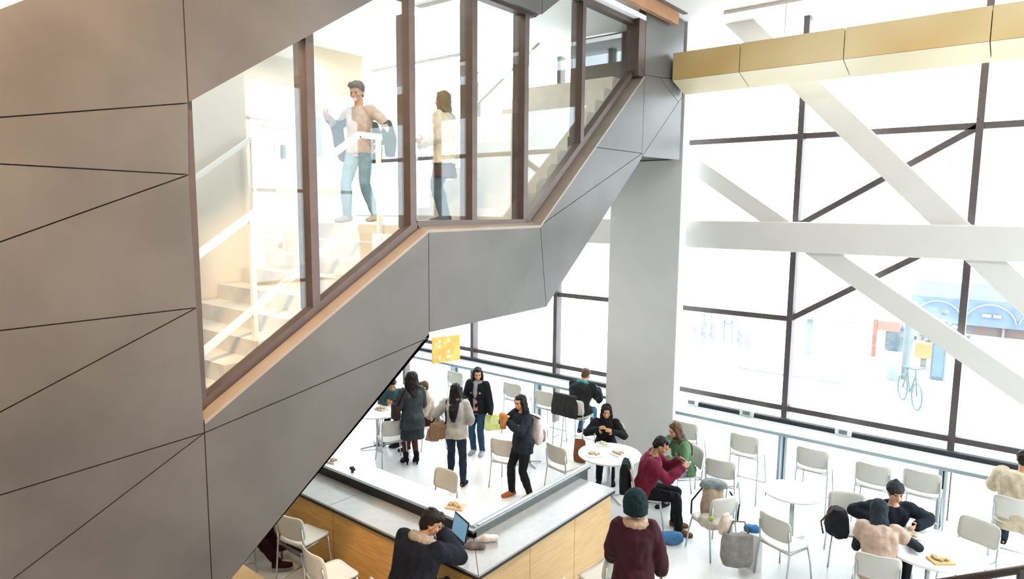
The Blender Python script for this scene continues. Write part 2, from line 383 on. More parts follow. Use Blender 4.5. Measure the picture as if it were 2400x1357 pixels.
# backing behind the joints (outer skin) with real depth
bk = nb()
X0, X1 = XC-0.12, XC-0.027
prism(bk, [(-1, .17), (.6, .17), (YT-.01, 1.51), (YT-.01, 6.44), (.6, 5.28), (-1, 4.28)], 'X', X0, X1)
prism(bk, [(YT-.01, 1.51), (4.745, 3.33), (4.745, 4.36), (YT-.01, 2.95)], 'X', X0, X1)
prism(bk, [(4.745, 3.33), (6.80, 3.37), (6.655, 4.395), (4.745, 4.365)], 'X', X0, X1)
prism(bk, [(6.80, 3.37), (9.25, 5.40), (9.25, 6.59), (6.655, 4.395)], 'X', X0, X1)
prism(bk, [(9.25, 5.42), (10.56, 5.45), (10.56, 7.67), (9.25, 7.67)], 'X', X0, X1)
prism(bk, [(YT-.01, 5.35), (4.75, 6.905), (4.75, 7.67), (YT-.01, 6.44)], 'X', X0, X1)
prism(bk, [(4.75, 6.905), (6.63, 6.915), (6.63, 7.67), (4.75, 7.67)], 'X', X0, X1)
prism(bk, [(6.63, 6.915), (7.44, 7.47), (7.44, 7.67), (6.63, 7.67)], 'X', X0, X1)
obj('joint_backing', bk, M['clad_dark'], st)
# structural body of flights and landing with the soffit
bd = nb()
prism(bd, [(.62, .02), (YT, 1.53), (4.745, 3.34), (6.80, 3.38), (9.25, 5.42), (10.55, 5.46), (10.55, 6.3), (9.0, 6.3), (6.66, 4.20), (4.745, 4.20), (.62, 1.55)], 'X', XB, X0)
obj('soffit', bd, M['clad'], st)
# end wall of the box
obj('end_cladding', B((XB, 10.50, 5.44), (X0, 10.56, 7.67)), M['clad'], st)
# sloped ledge outside the glass
lg = nb()
for (ya, za), (yb, zb) in (((YT+.005, 2.975), (4.745, 4.385)), ((4.745, 4.385), (6.66, 4.405)), ((6.66, 4.405), (9.25, 6.605))):
    vs = [(XG-.02, ya, za+.055), (XC+.004, ya, za), (XC+.004, yb, zb), (XG-.02, yb, zb+.055)]
    top = [lg.verts.new(q) for q in vs]; bot = [lg.verts.new((q[0], q[1], q[2]-.03)) for q in vs]
    lg.faces.new(top); lg.faces.new(bot[::-1])
    for i in range(4): lg.faces.new((top[i], bot[i], bot[(i+1) % 4], top[(i+1) % 4]))
bmesh.ops.recalc_face_normals(lg, faces=lg.faces)
obj('ledge', lg, M['ledge'], st)
# glazing frame
def ysill(y): return 3.08+(y-2.43)*.604 if y < 4.68 else (4.44 if y < 6.5 else 4.44+(y-6.5)*.855)
def yhead(y): return 5.38+(y-YT)*.65 if y < 4.72 else (6.88 if y < 6.62 else min(7.32, 6.88+(y-6.62)*.68))
sf = nb()
for (ya, za), (yb, zb) in (((2.40, 3.06), (4.68, 4.44)), ((4.68, 4.44), (6.5, 4.44)), ((6.5, 4.44), (9.08, 6.64))):
    bar(sf, (XG, ya, za), (XG, yb, zb), 0.11, 0.075, (0, 0, 1))
obj('sill_frame', sf, M['frame'], st)
hf = nb()
for (ya, za), (yb, zb) in (((2.40, 5.42), (4.72, 6.92)), ((4.72, 6.92), (6.62, 6.92)), ((6.62, 6.92), (7.3, 7.36)), ((7.3, 7.36), (9.08, 7.36))):
    bar(hf, (XG, ya, za), (XG, yb, zb), 0.11, 0.07, (0, 0, 1))
obj('head_frame', hf, M['frame'], st)
my = [3.46, 4.63, 5.55, 6.48, 7.72]
for y in my:
    m_ = nb(); box(m_, (XG-0.13, y-0.04, ysill(y)-.01), (XG+0.055, y+0.04, yhead(y)+.03)); obj('mullion', m_, M['frame'], st)
jb = nb(); box(jb, (XG-.06, 9.05, 6.58), (XC-0.002, 9.245, 7.40)); obj('jamb', jb, M['frame'], st)
jb = nb(); box(jb, (XG-.06, 2.372, 3.0), (XG+.06, 2.43, 5.45)); obj('jamb', jb, M['frame'], st)
ys = [2.42]+my+[9.06]
for a, c in zip(ys, ys[1:]):
    a1, c1 = a+.03, c-.03
    pts = [(a1, ysill(a1)+.03)]
    for y in (4.68, 6.5):
        if a1 < y < c1: pts.append((y, ysill(y)+.03))
    pts += [(c1, ysill(c1)+.03), (c1, yhead(c1)+.01)]
    for y in (7.27, 6.62, 4.72):
        if a1 < y < c1: pts.append((y, yhead(y)+.01))
    pts.append((a1, yhead(a1)+.01))
    g = nb(); prism(g, pts, 'X', XG-.006, XG+.006); obj('glass_pane', g, M['glass'], st)
# soffit strip above upper glazing, wooden trim
obj('head_soffit', B((XG-.06, 7.45, 7.40), (XC, 9.25, 7.47)), M['white'], st)
o = obj('ceiling_trim', B((-4.86, 6.2, 7.50), (-4.78, 10.1, 7.695)), M['trimw']); tag(o, 'brown wooden trim along the ceiling above the upper stair glazing', 'trim')
# steps
sp = nb()
n = 14; run = 2.6/9; rise = 1.42/9
for i in range(n):
    z = 4.40-rise*(i+1); y1 = 4.745-run*i; box(sp, (XB+.002*i, y1-run-.02, z-.5), (XG-.16-.002*i, y1, z))
obj('lower_steps', sp, M['tread'], st)
obj('landing_floor', B((XB, 4.725, 4.19), (XG-.07, 6.52, 4.42)), M['tread'], st)
sp = nb(); n = 11; run = 2.55/11; rise = 2.15/11
for i in range(n):
    z = 4.42+rise*(i+1); y0 = 6.52+run*i; box(sp, (XB, y0, z-.45), (XG-.16, y0+run+.02, z))
box(sp, (XB, 9.05, 6.3), (XG-.16, 10.5, 6.57))
obj('upper_steps', sp, M['tread'], st)
def flat_rail(name, paths, posts, label, th=0.045):
    t = thing(name, label, 'handrail', paths[0][0])
    r = nb()
    for p in paths:
        for a, c in zip(p, p[1:]): bar(r, a, c, 0.03, th)
    obj('rail', r, M['white'], t)
    for a, c in posts: obj('post', bar(nb(), a, c, 0.04, 0.04, (0, 1, 0)), M['white'], t)
    return t
x = -5.32
flat_rail('stair_handrail', [[(x, 4.50, 5.31), (x, 4.22, 5.31), (x, 2.5, 4.16)], [(x, 4.17, 4.46), (x, 2.5, 3.36)]],
          [((x, 4.46, 5.30), (x, 4.46, 4.3)), ((x, 3.05, 4.52), (x, 3.05, 3.4))], 'white handrail down the lower stair flight, in front of the man in jeans', 0.06)
x = -6.85
flat_rail('stair_handrail', [[(x, 4.3, 5.33), (x, 3.95, 5.33), (x, 2.5, 4.3)]], [((x, 4.27, 5.32), (x, 4.27, 4.2)), ((x, 3.98, 5.32), (x, 3.98, 4.1))],
          'white handrail on the far side of the lower stair flight', 0.05)
flat_rail('stair_handrail', [[(x, 6.3, 5.3), (x, 6.6, 5.35), (x, 9.2, 7.35)]], [((x, 6.4, 5.3), (x, 6.4, 4.4)), ((x, 7.7, 6.2), (x, 7.7, 5.3))],
          'pale handrail on the far side of the upper stair flight', 0.04)
# walls behind the stair and the upper floor behind
b = nb(); box(b, (-7.12, 0.6, 3.0), (XB-.02, 3.98, CZ)); struct('wall_stair', b, M['warmw'])
struct('floor_upper', B((-12.7, 0.6, 4.08), (XB-.035, 9.4, 4.415)), M['tread'])
b = nb(); box(b, (-12.9, 0.6, 4.42), (-12.7, 9.4, CZ)); struct('wall_upper', b, M['warmw'])
b = nb(); prism(b, [(7.9, 4.42), (8.75, 4.42), (9.1, CZ), (7.9, CZ)], 'X', -11.6, -11.3)
o = obj('trim_1', b, M['cream']); o['kind'] = 'structure'
t = thing('wall_cabinet', 'grey glazed cabinet with cream frame on the far upper wall beside the man', 'cabinet', (-11.25, 7.75, 5.5))
obj('cabinet_frame', B((-11.35, 7.5, 5.45), (-11.24, 8.1, 6.5), bev=.01), M['cream'], t); obj('cabinet_door', B((-11.24, 7.62, 5.6), (-11.21, 7.98, 6.35)), M['railg'], t)
o = obj('wall_phone', B((-12.69, 8.0, 5.62), (-12.62, 8.1, 5.9), bev=.02), M['railg']); tag(o, 'small grey wall phone on the far wall of the upper floor', 'phone')
t = nb()
for k in range(2): box(t, (-12.695, 7.1+.5*k, 6.38-.14*k), (-12.67, 8.0+.3*k, 6.43-.14*k))
o = obj('wall_lettering', t, mat('lettering_grey', (.45, .42, .36), .6)); tag(o, 'two faint grey lines of lettering on the far upper wall', 'lettering')

# ------------------------------------------------------------------ counters
t = thing('bar_counter', 'L shaped bar counter with oak panels, grey top and dark edge', 'counter', (-4.6, 5.0, 0))
xl = -9.2
a_ = nb()
for x0, x1 in ((-9.2, -7.9), (-7.9, -6.6), (-6.6, -5.35), (-5.35, -4.21)):
    obj('oak_panel', B((x0+.004, 4.72, 0.16), (x1-.004, 4.75, 0.90)), M['wood'], t)
for y0, y1 in ((4.73, 5.6), (5.6, 6.5), (6.5, 7.36)):
    obj('oak_panel', B((-4.23, y0+.004, 0.04), (-4.20, y1-.004, 0.90)), M['woodl'], t)
k = nb(); box(k, (xl, 4.80, 0), (-4.26, 5.15, 0.91)); box(k, (-4.66, 4.80, 0), (-4.26, 7.33, 0.91)); obj('carcass', k, M['black'], t)
k = nb(); tube(k, [(xl, 4.55, .2), (-4.1, 4.55, .2)], .022); 
for q in (-8.8, -7.5, -6.2, -4.9): tube(k, [(q, 4.55, .2), (q, 4.80, .2)], .015); tube(k, [(q, 4.55, .2), (q, 4.55, .0)], .015)
obj('foot_rail', k, M['railg'], t)
k = nb(); prism(k, [(xl, 4.67), (-4.15, 4.67), (-4.15, 7.38), (-4.69, 7.38), (-4.69, 5.20), (xl, 5.20)], 'Z', 0.90, 0.93); obj('edge_band', k, M['black'], t)
for pts in ([(xl, 4.675), (-6.62, 4.675), (-6.62, 5.2), (xl, 5.2)], [(-6.61, 4.675), (-4.155, 4.675), (-4.69, 5.2), (-6.61, 5.2)], [(-4.155, 4.685), (-4.155, 7.375), (-4.69, 7.375), (-4.69, 5.21)]):
    k = nb(); prism(k, pts, 'Z', 0.93, 0.955); obj('counter_top', k, M['ctop'], t)
obj('upstand', B((xl, 5.2, 0.0), (-4.69, 5.25, 1.07)), M['black'], t)
k = nb(); box(k, (-4.74, 5.2, 0.0), (-4.69, 7.56, 1.04)); obj('upstand', k, M['railg'], t)
k = nb(); box(k, (-4.77, 5.15, 1.04), (-4.66, 7.58, 1.07)); obj('screen_rail', k, M['railg'], t)
obj('rail_inlay', B((-4.728, 5.3, 1.07), (-4.70, 7.57, 1.078)), M['steel'], t)
t = thing('long_table', 'long white table top running behind the bar counter', 'table', (-6.9, 5.7, 0))
obj('tabletop', B((xl, 5.26, 0.88), (-4.78, 5.88, 0.93), bev=.008), M['table'], t)
for x in (-9.0, -7.6, -6.2, -4.95):
    for y in (5.35, 5.8): obj('leg', tube(nb(), [(x, y, 0), (x, y, 0.88)], 0.02), M['steel'], t)
# window counter either side of the column
def wcounter(x0, x1, label, sup):
    t = thing('window_counter', label, 'counter', ((x0+x1)/2, 11.0, 0), 0, 'long counters along the window wall')
    obj('counter_top', B((x0, 10.76, 1.03), (x1, 11.16, 1.07)), M['shelf'], t)
    obj('front_edge', B((x0, 10.735, 1.015), (x1, 10.76, 1.07)), M['blueg'], t)
    obj('grille', B((x0, 11.23, 1.08), (x1, 11.33, 1.15)), M['black'], t)
    obj('back_ledge', B((x0, 11.16, 1.0), (x1, 11.5, 1.08)), M['shelf'], t)
    for x in sup:
        obj('support_panel', B((x-.16, 10.80, 0), (x-.12, 11.35, 1.03)), M['blueg'], t)
        obj('support_panel', B((x-.10, 10.95, 0), (x-.06, 11.35, 1.03)), M['shelf'], t)
wcounter(-4.87, 4.1, 'long pale window counter right of the column, with black grille strip', [-2.95, -0.75, 1.7])
wcounter(-15.5, -6.3, 'long pale window counter left of the column, behind the standing women', [-7.9, -10.3, -12.7])
for X, lb, mm in ((-3.78, 'small greenish outlet box on the grille strip near the column', (.62, .72, .58)), (-2.25, 'small white outlet box on the grille strip between two mullions', (.8, .8, .8)), (-4.78, 'small white outlet box at the column end of the window counter', (.8, .8, .8))):
    t = thing('outlet_box', lb, 'outlet', (X, 11.28, 1.15), 0, 'outlet boxes on the window counter')
    obj('box_body', B((X-.12, 11.2, 1.08), (X+.12, 11.36, 1.19), bev=.01), mat('outlet_plastic', mm, .5), t); obj('socket', B((X-.06, 11.19, 1.11), (X+.06, 11.2, 1.17)), M['railg'], t)

# ------------------------------------------------------------------ chairs and tables
def make_chair(seat_z, back_top, name, label, cat, group):
    t = thing(name, label, cat, (0, 0, 0), 0, group)
    I = Matrix.Identity(3)
    # seat: rounded plate, slightly dished
    b = nb(); shell(b, 0.45, 0.43, 0.016, 0.018, (0, 0.0, seat_z), Matrix.Rotation(R(90), 3, 'X') @ I, roll=0.0)
    bmesh.ops.transform(b, matrix=Matrix.Translation((0, 0, 0)), verts=b.verts)
    obj('seat', b, M['chair'], t, True, False)
    bh = 0.30
    b = nb(); shell(b, 0.46, bh, 0.014, 0.045, (0, -0.245, back_top-bh/2), Matrix.Rotation(R(9), 3, 'X'))
    obj('backrest', b, M['chair'], t, True, False)
    for sx in (-1, 1):
        obj('leg', tube(nb(), [(sx*.20, .17, seat_z-.012), (sx*.22, .21, seat_z*.5), (sx*.235, .235, 0)], .011), M['steel'], t, True, False)
        obj('leg', tube(nb(), [(sx*.215, -.235, back_top-.12), (sx*.215, -.20, seat_z), (sx*.22, -.20, seat_z-.03), (sx*.235, -.26, 0)], .011), M['steel'], t, True, False)
    f = nb(); tube(f, [(-.2, .17, seat_z-.02), (.2, .17, seat_z-.02)], .009); tube(f, [(-.215, -.19, seat_z-.02), (.215, -.19, seat_z-.02)], .009)
    for sx in (-1, 1): tube(f, [(sx*.2, .17, seat_z-.02), (sx*.215, -.19, seat_z-.02)], .009)
    obj('seat_frame', f, M['steel'], t, True, False)
    if seat_z > .6:
        f = nb(); tube(f, [(-.228, .226, .22), (.228, .226, .22)], .010)
        for sx in (-1, 1): tube(f, [(sx*.228, .226, .22), (sx*.23, -.245, .22)], .009)
        obj('foot_rest', f, M['steel'], t, True, False)
    return t
A0 = 38.73      # bearing of the photograph's view; angles below are turned from it, anticlockwise
_first = {}
def chair(x, y, ang, label, group='white chairs around the tables'):
    if 'c' not in _first:
        t = make_chair(.45, .86, 'dining_chair', label, 'chair', group); _first['c'] = t
        t.matrix_basis = Matrix.Translation((x, y, 0)) @ Matrix.Rotation(R(A0+ang), 4, 'Z'); return t
    return dup(_first['c'], (x, y, 0), R(A0+ang), label, group)
def stool(x, y, ang, label, group='tall white chairs at the counters'):
    if 's' not in _first:
        t = make_chair(.74, 1.10, 'counter_chair', label, 'chair', group); _first['s'] = t
        t.matrix_basis = Matrix.Translation((x, y, 0)) @ Matrix.Rotation(R(A0+ang), 4, 'Z'); return t
    return dup(_first['s'], (x, y, 0), R(A0+ang), label, group)
def table(x, y, r, label, z=.74):
    t = thing('round_table', label, 'table', (x, y, 0), 0, 'white round pedestal tables')
    b = nb(); cyl(b, (x, y, z-.028), r, .028, 48); bmesh.ops.bevel(b, geom=[e for e in b.edges if e.calc_face_angle(0) > 1], offset=.006, segments=2, affect='EDGES')
    obj('tabletop', b, M['table'], t)
    obj('pedestal', tube(nb(), [(x, y, .03), (x, y, z-.028)], .035, 16), M['steel'], t, True)
    b = nb()
    for k in range(4):
        a = R(45+90*k+20); tube(b, [(x, y, .045), (x+math.cos(a)*r*.35, y+math.sin(a)*r*.35, .035), (x+math.cos(a)*r*.68, y+math.sin(a)*r*.68, .016)], .018, 8, [.024, .018, .013])
    obj('base', b, M['steel'], t, True)
    return t
table(-5.15, 8.95, .50, 'round white table in front of the column with food on it')
table(-9.75, 8.05, .50, 'round white table half hidden by the stair, beside the woman in tights')
table(-.75, 8.75, .55, 'round white table at right beside the person in the peach top')
table(-2.45, 9.35, .40, 'round white table in the empty space left of the right table')
table(-7.0, 9.25, .38, 'small round white table behind the woman in the navy jacket')
WA = 0-A0           # facing the window wall
chair(-6.72, 8.32, -25, 'white chair with its back to us, left of the woman in black trousers')
chair(-5.80, 8.66, -50, 'white chair right of the woman in black trousers, facing the round table')
chair(-8.98, 7.72, 25, 'white chair left of the woman in dark tights, at the half hidden table')
chair(-6.45, 6.35, 180-A0, 'white chair seen from behind the long white table top')
chair(-3.6, 9.75, -30, 'white chair in front of the window counter right of the woman in green')
chair(-1.72, 9.25, 160, 'white chair left of the person in the dark cap')
chair(-.42, 9.42, 120, 'white chair right of the right round table')
chair(-1.20, 8.14, -25, 'white chair under the person in the peach top')
chair(-1.28, 9.28, 175, 'white chair under the person in the dark cap')
chair(-2.25, 8.35, -60, 'white chair standing free left of the right round table')
chair(-5.62, 9.80, 170, 'white chair under the woman in the black hood')
chair(-4.24, 8.49, -100, 'white chair under the man in the maroon hoodie')
chair(-4.18, 9.60, 100, 'white chair under the woman in the green sweater')
chair(-3.22, 8.40, 25, 'white chair loaded with bags beside the man in the maroon hoodie')
chair(-10.08, 8.70, -165, 'white chair under the seated person at the far left table')
chair(-3.80, 5.15, 90-A0, 'white chair close to the pale oak side of the bar counter')
chair(-3.62, 6.20, 80-A0, 'second white chair along the pale oak side of the bar counter')
chair(-9.0, 8.74, 108, 'white chair under the person in maroon trousers')
g = 'tall white chairs at the bar counter'
stool(-6.55, 4.28, WA+8, 'tall white chair at the bar counter nearest the grey stair', g)
stool(-5.60, 3.98, WA-6, 'tall white chair at the bar counter between the leftmost one and the man in navy', g)
stool(-4.58, 4.06, WA, 'tall white chair under the man with the laptop', g)
stool(-7.62, 3.98, -66, 'tall chair under the person in maroon trousers behind the stair', g)
g = 'tall white chairs at the window counter'
for X, dy, lb in ((-4.45, 0, 'tall white chair at the window counter nearest the column, right side'), (-3.45, 0, 'tall white chair at the window counter, second right of the column'),
              (-2.45, .05, 'tall white chair at the window counter just right of the support panel'), (-1.62, -.05, 'tall white chair at the window counter above the dark cap'),
              (-1.05, .1, 'tall white chair at the window counter, right of the one above the dark cap'), (-.02, -.15, 'tall white chair under the person in the cream coat'),
              (-6.62, -.1, 'tall white chair under the person in the teal scarf'), (-7.35, 0, 'tall white chair left of the person in the teal scarf'),
              (-8.2, .05, 'tall white chair at the window behind the neon yellow bag'), (-9.75, 0, 'tall white chair at the window below the orange sign')):
    stool(X, 10.42+dy, WA, lb, g)

# ------------------------------------------------------------------ people
def rotv(v, yaw=0, pitch=0, roll=0):
    return Matrix.Rotation(yaw, 3, 'Z') @ Matrix.Rotation(-pitch, 3, 'X') @ Matrix.Rotation(roll, 3, 'Y') @ V(v)
def ik(a, t, l1, l2, hint):
    a, t = V(a), V(t); d = t-a; L = min(max(d.length, abs(l1-l2)+.01), l1+l2-.004); t = a+d.normalized()*L; d = (t-a)
    x = (l1*l1-l2*l2+L*L)/(2*L); h = math.sqrt(max(l1*l1-x*x, 0)); u = d.normalized(); hv = V(hint); hv = (hv-u*hv.dot(u)).normalized()
    return a+u*x+hv*h, t
def person(label, loc, ang, h=1.7, skin='skin', hair='hairb', style='short', sex='f', seat=None, lean=0, turn=0, hyaw=0, hpitch=0,
           RH=(.24, .06, .78), LH=(-.24, .06, .78), RF=(.09, 0, .08), LF=(-.09, 0, .08), eR=(.5, -.8, -.3), eL=(-.5, -.8, -.3), kn=(0, 1, .15), curl=.5,
           top=None, top_len=.10, top_t=.022, sleeve=1.0, flare=0.0, inner=None, pants=None, pants_len=1.0, skirt=None, skirt_len=.45, shoes=(.02, .02, .02), heel=0,
           collar=None, scarf=None, beanie=None, hood=None, coat2=None, tights=None, wide=1.0, bend=None, under=None, bs=1.0):
    """one person: a continuous body mesh with clothes, hair, eyes as parts. Local axes: x right, y forward, z up (metres at 1.7 m)."""
    t = thing('person', label, 'person', loc, R(A0+ang)); s_ = h/1.7; t.scale = (s_,)*3
    seed = random.random()*50
    m = sex == 'm'; sw = (.185 if m else .165)*wide; hw = (.165 if m else .172)*wide
    P = V((0, 0, .93)) if seat is None else V((0, -.02, seat/s_+.10))
    if bend: P = P+V(bend)
    tilt = R(lean); sd = rotv((0, 0, 1), 0, tilt); 
    tw = R(turn); ax = rotv((1, 0, 0), tw); fw = sd.cross(ax)*-1; fw = ax.cross(sd)*-1 if False else sd.cross(ax)
    nk = P+sd*.50; ch = P+sd*.46
    hips = [P+V((k*.088, 0, -.03)) for k in (1, -1)]
    sh = [ch+ax*(k*sw)+sd*-.01 for k in (1, -1)]
    elb, wr = [], []
    for k, (a, tg, e) in enumerate(((sh[0], RH, eR), (sh[1], LH, eL))):
        j, w_ = ik(a, tg, .285, .25, e); elb.append(j); wr.append(w_)
    kne, ank = [], []
    for k, (a, tg) in enumerate(((hips[0], RF), (hips[1], LF))):
        j, w_ = ik(a, tg, .43, .42, kn); kne.append(j); ank.append(w_)
    hp = tilt*.5+R(hpitch); hy = tw+R(hyaw)
    hr = rotv((1, 0, 0), hy, hp); hf = rotv((0, 1, 0), hy, hp); hu = rotv((0, 0, 1), hy, hp)
    HM = Matrix((hr, hf, hu)).transposed().to_4x4()
    hc = nk+sd*.05+hu*.115+hf*.025
    def H(x, y, z): return hc+hr*x+hf*y+hu*z
    def torso(b, dt, low=-.12, lowk=1.0, flare=0.0, top_=.455, neck=True):
        rs = []
        prof = [(-.06, hw, .115), (.03, hw*.97, .108), (.15, (.15 if m else .132)*wide, .098), (.27, (.168 if m else .15)*wide, .108 if m else .112), (.37, sw*1.0, .11), (.43, sw*.98, .088), (.475, sw*.62, .068)]
        if low < -.06:
            for q in (low, (low-.06)/2): rs.append((P+V((0, 0, q)) if seat is None else P+sd*q, V((1, 0, 0))*(hw+dt+flare*(q/low)), V((0, 1, 0))*(.115+dt+flare*.8*(q/low))))
            rs = [rs[0], rs[1]]
        for z, a, d in prof:
            if z > top_+.03: continue
            k = min(1, max(0, z/.3)); u = V((1, 0, 0)).lerp(ax, k).normalized(); f_ = sd.cross(u)
            rs.append((P+sd*z+f_*(-.006 if z > .3 else 0), u*(a+dt), f_*(d+dt)))
        if neck: rs.append((P+sd*.50, ax*(.062+dt*.6), fw*(.06+dt*.6)))
        loft(b, rs, 20, 2.25)
    def arm(b, k, dt, upto=1.0):
        a, e, w_ = sh[k], elb[k], wr[k]
        if upto < .3: capsule(b, a, a+(e-a)*(upto+.25), .052+dt, .050+dt); return
        capsule(b, a, e, .052+dt, .040+dt, (.4, .050+dt))
        if upto >= .5:
            q = e+(w_-e)*min(1, (upto-.45)/.5)
            capsule(b, e, q, .040+dt, .030+dt*(1.0), (.3, .041+dt))
    def leg(b, k, dt, upto=1.0, from_=0):
        a, j, w_ = hips[k], kne[k], ank[k]
        capsule(b, a, j, .083+dt, .054+dt, (.35, .078+dt))
        if upto > .5:
            q = j+(w_-j)*((upto-.5)*2); capsule(b, j, q, .054+dt, .037+dt*1.2 if upto > .9 else .045+dt, (.3, .056+dt))
    fd = []
    for k in range(2):
        d = ank[k]-kne[k]; d = V((d.x, d.y, 0)); f0 = V((0, 1, 0))
        fd.append((f0 + V((.12 if k == 0 else -.12, 0, 0))).normalized())
    def foot(b, k, dt, hl=0):
        a = ank[k]; f0 = fd[k]; g0 = V((0, 0, 1)); lat = f0.cross(g0)
        zb = a.z-.055
        rs = [(a+f0*-.065+V((0, 0, -.030)), lat*(.026+dt), g0*(.026+dt)), (a+f0*-.03+V((0, 0, -.026)), lat*(.036+dt), g0*(.034+dt)), (a+f0*.04+V((0, 0, -.034)), lat*(.037+dt), g0*(.036+dt)),
              (a+f0*.11+V((0, 0, -.050-hl)), lat*(.043+dt), g0*(.024+dt)), (a+f0*.165+V((0, 0, -.056-hl)), lat*(.034+dt), g0*(.016+dt)), (a+f0*.185+V((0, 0, -.058-hl)), lat*(.018+dt), g0*(.011+dt))]
        loft(b, rs, 14, 2.4)
        capsule(b, a+V((0, 0, .02)), a+f0*-.02+V((0, 0, -.03)), .034+dt, .034+dt)
        if hl: capsule(b, a+f0*-.06+V((0, 0, -.045)), a+f0*-.055+V((0, 0, -.068-hl)), .022, .012)
    def hand(b, k):
        w_, e = wr[k], elb[k]; d = (w_-e).normalized(); side = 1 if k == 0 else -1
        inn = V((-side, 0, 0)); lat = d.cross(inn)
        if lat.length < .2: lat = d.cross(V((0, 1, 0)))
        lat.normalize(); pn = lat.cross(d).normalized()      # palm normal
        if pn.dot(inn) < 0: pn = -pn
        # thumb side points forward / up
        ts = lat if lat.dot(V((0, 1, .6))) > 0 else -lat
        loft(b, [(w_-d*.01, ts*.027, pn*.019), (w_+d*.035, ts*.036, pn*.016), (w_+d*.075, ts*.040, pn*.014), (w_+d*.092, ts*.036, pn*.010)], 12)
        for i_, (o_, L) in enumerate(((.030, .070), (.010, .078), (-.011, .073), (-.031, .058))):
            p0 = w_+d*.085+ts*o_; c1 = curl*(.5+.12*i_); d1 = (d*math.cos(c1)+pn*math.sin(c1)+ts*(o_*2.2)); d2 = (d*math.cos(c1*2.1)+pn*math.sin(c1*2.1)+ts*(o_*2.2))
            p1 = p0+d1*L*.5; p2 = p1+d2*L*.5; capsule(b, p0, p1, .0105, .0098, n=8); capsule(b, p1, p2, .0098, .0085, n=8)
        t0 = w_+d*.025+ts*.030; t1 = t0+(d*.6+ts*.75+pn*.25).normalized()*.042; t2 = t1+(d*.85+ts*.2+pn*.5).normalized()*.032
        capsule(b, t0, t1, .014, .0115, n=8); capsule(b, t1, t2, .0115, .0095, n=8)
    # ---- body
    b = nb(); torso(b, 0)
    for k in range(2): arm(b, k, 0, 1.0); leg(b, k, 0, 1.0); foot(b, k, 0); hand(b, k)
    ell(b, P+V((0, -.035, -.03)), (hw*.95, .11, .10))
    if not m:
        for k in (1, -1): ell(b, P+sd*.31+ax*(k*.072)+fw*.082, (.06, .055, .06))
    capsule(b, nk-sd*.04, H(0, -.03, -.06), .058 if m else .050, .054 if m else .048)
    ell(b, H(0, -.008, .028), (.076, .096, .088), HM); ell(b, H(0, .022, -.038), (.060, .068, .072), HM); ell(b, H(0, .052, -.082), (.030, .028, .024), HM)
    capsule(b, H(0, .085, .006), H(0, .107, -.030), .010, .015, n=8); ell(b, H(0, .103, -.033), (.018, .012, .010), HM, 10)
    ell(b, H(0, .082, .028), (.052, .014, .012), HM, 10); ell(b, H(0, .087, -.062), (.024, .011, .009), HM, 10)
    for k in (1, -1):
        ell(b, H(k*.078, -.008, -.012), (.010, .020, .030), HM, 10); ell(b, H(k*.045, .062, -.025), (.022, .020, .022), HM, 10)
    body = mobj('body', remeshed(b, .0095, 2), M[skin], t)
    for k in (1, -1): obj('eye', ell(nb(), H(k*.031, .084, .004), (.0135, .009, .008), HM, 10), M['eye'], t, True, False)
    obj('mouth', ell(nb(), H(0, .097, -.062), (.022, .006, .007), HM, 10), M['lip'], t, True, False)
    # ---- clothes
    if pants:
        b = nb(); rs = [(P+V((0, 0, -.10)), V((hw+.012, 0, 0)), V((0, .12, 0))), (P+V((0, 0, -.02)), V((hw+.012, 0, 0)), V((0, .124, 0))), (P+sd*.07, V((hw+.004, 0, 0)), V((0, .112, 0)))]
        loft(b, rs, 18, 2.3)
        ell(b, P+V((0, -.04, -.03)), (hw*.98, .12, .11))
        for k in range(2): leg(b, k, .014, pants_len)
        mobj('trousers', remeshed(b, .012, 2, .010, 22, seed), cloth(pants), t)
    if tights:
        b = nb()
        for k in range(2): leg(b, k, .006, 1.0)
        mobj('tights', remeshed(b, .011, 2), cloth(tights), t)
    if skirt:
        b = nb(); q = P+V((0, 0, -skirt_len)); loft(b, [(q, V((hw+.055, 0, 0)), V((0, .155, 0))), (P+V((0, 0, -.18)), V((hw+.035, 0, 0)), V((0, .14, 0))), (P+V((0, 0, -.02)), V((hw+.02, 0, 0)), V((0, .13, 0))), (P+V((0, 0, .1)), V((hw*.9, 0, 0)), V((0, .115, 0)))], 24, 2.2)
        mobj('skirt', remeshed(b, .013, 2, .016, 16, seed), cloth(skirt), t)
    if inner:
        b = nb(); torso(b, .012, -.10)
        for k in range(2): arm(b, k, .008, .4)
        mobj('shirt', remeshed(b, .012, 2, .008, 20, seed+3), cloth(inner), t)
    if under:
        b = nb()
        for k in range(2): arm(b, k, .014, 1.0)
        mobj('sleeves', remeshed(b, .011, 2, .008, 20, seed), cloth(under), t)
    if top:
        b = nb(); torso(b, top_t, -top_len, 1, flare)
        if top_len > .09: ell(b, P+V((0, -.045, -.02)), (hw+.01, .12+top_t, .10+top_t*.5))
        for k in range(2): arm(b, k, top_t*.8, sleeve)
        if seat is not None and top_len > .12:
            for k in range(2): capsule(b, hips[k], hips[k]+(kne[k]-hips[k])*.35, .10+top_t, .085+top_t)
        if inner:   # open front: carve by keeping the cloth off the chest
            pass
        mobj('jacket' if inner or top_t > .03 else 'sweater', remeshed(b, .0125, 2, .016, 15, seed+9), cloth(top), t)
    if inner and top:      # visible strip of the shirt in the open jacket
        b = nb(); rs = []
        for z, d in ((-.04, .115), (.08, .104), (.2, .102), (.32, .116), (.40, .104), (.45, .080)):
            rs.append((P+sd*z+fw*(d+top_t*1.05-.012), ax*(.052 if z < .4 else .035), fw*.016))
        loft(b, rs, 12); mobj('shirt_front', remeshed(b, .011, 1, .006, 20, seed), cloth(inner), t)
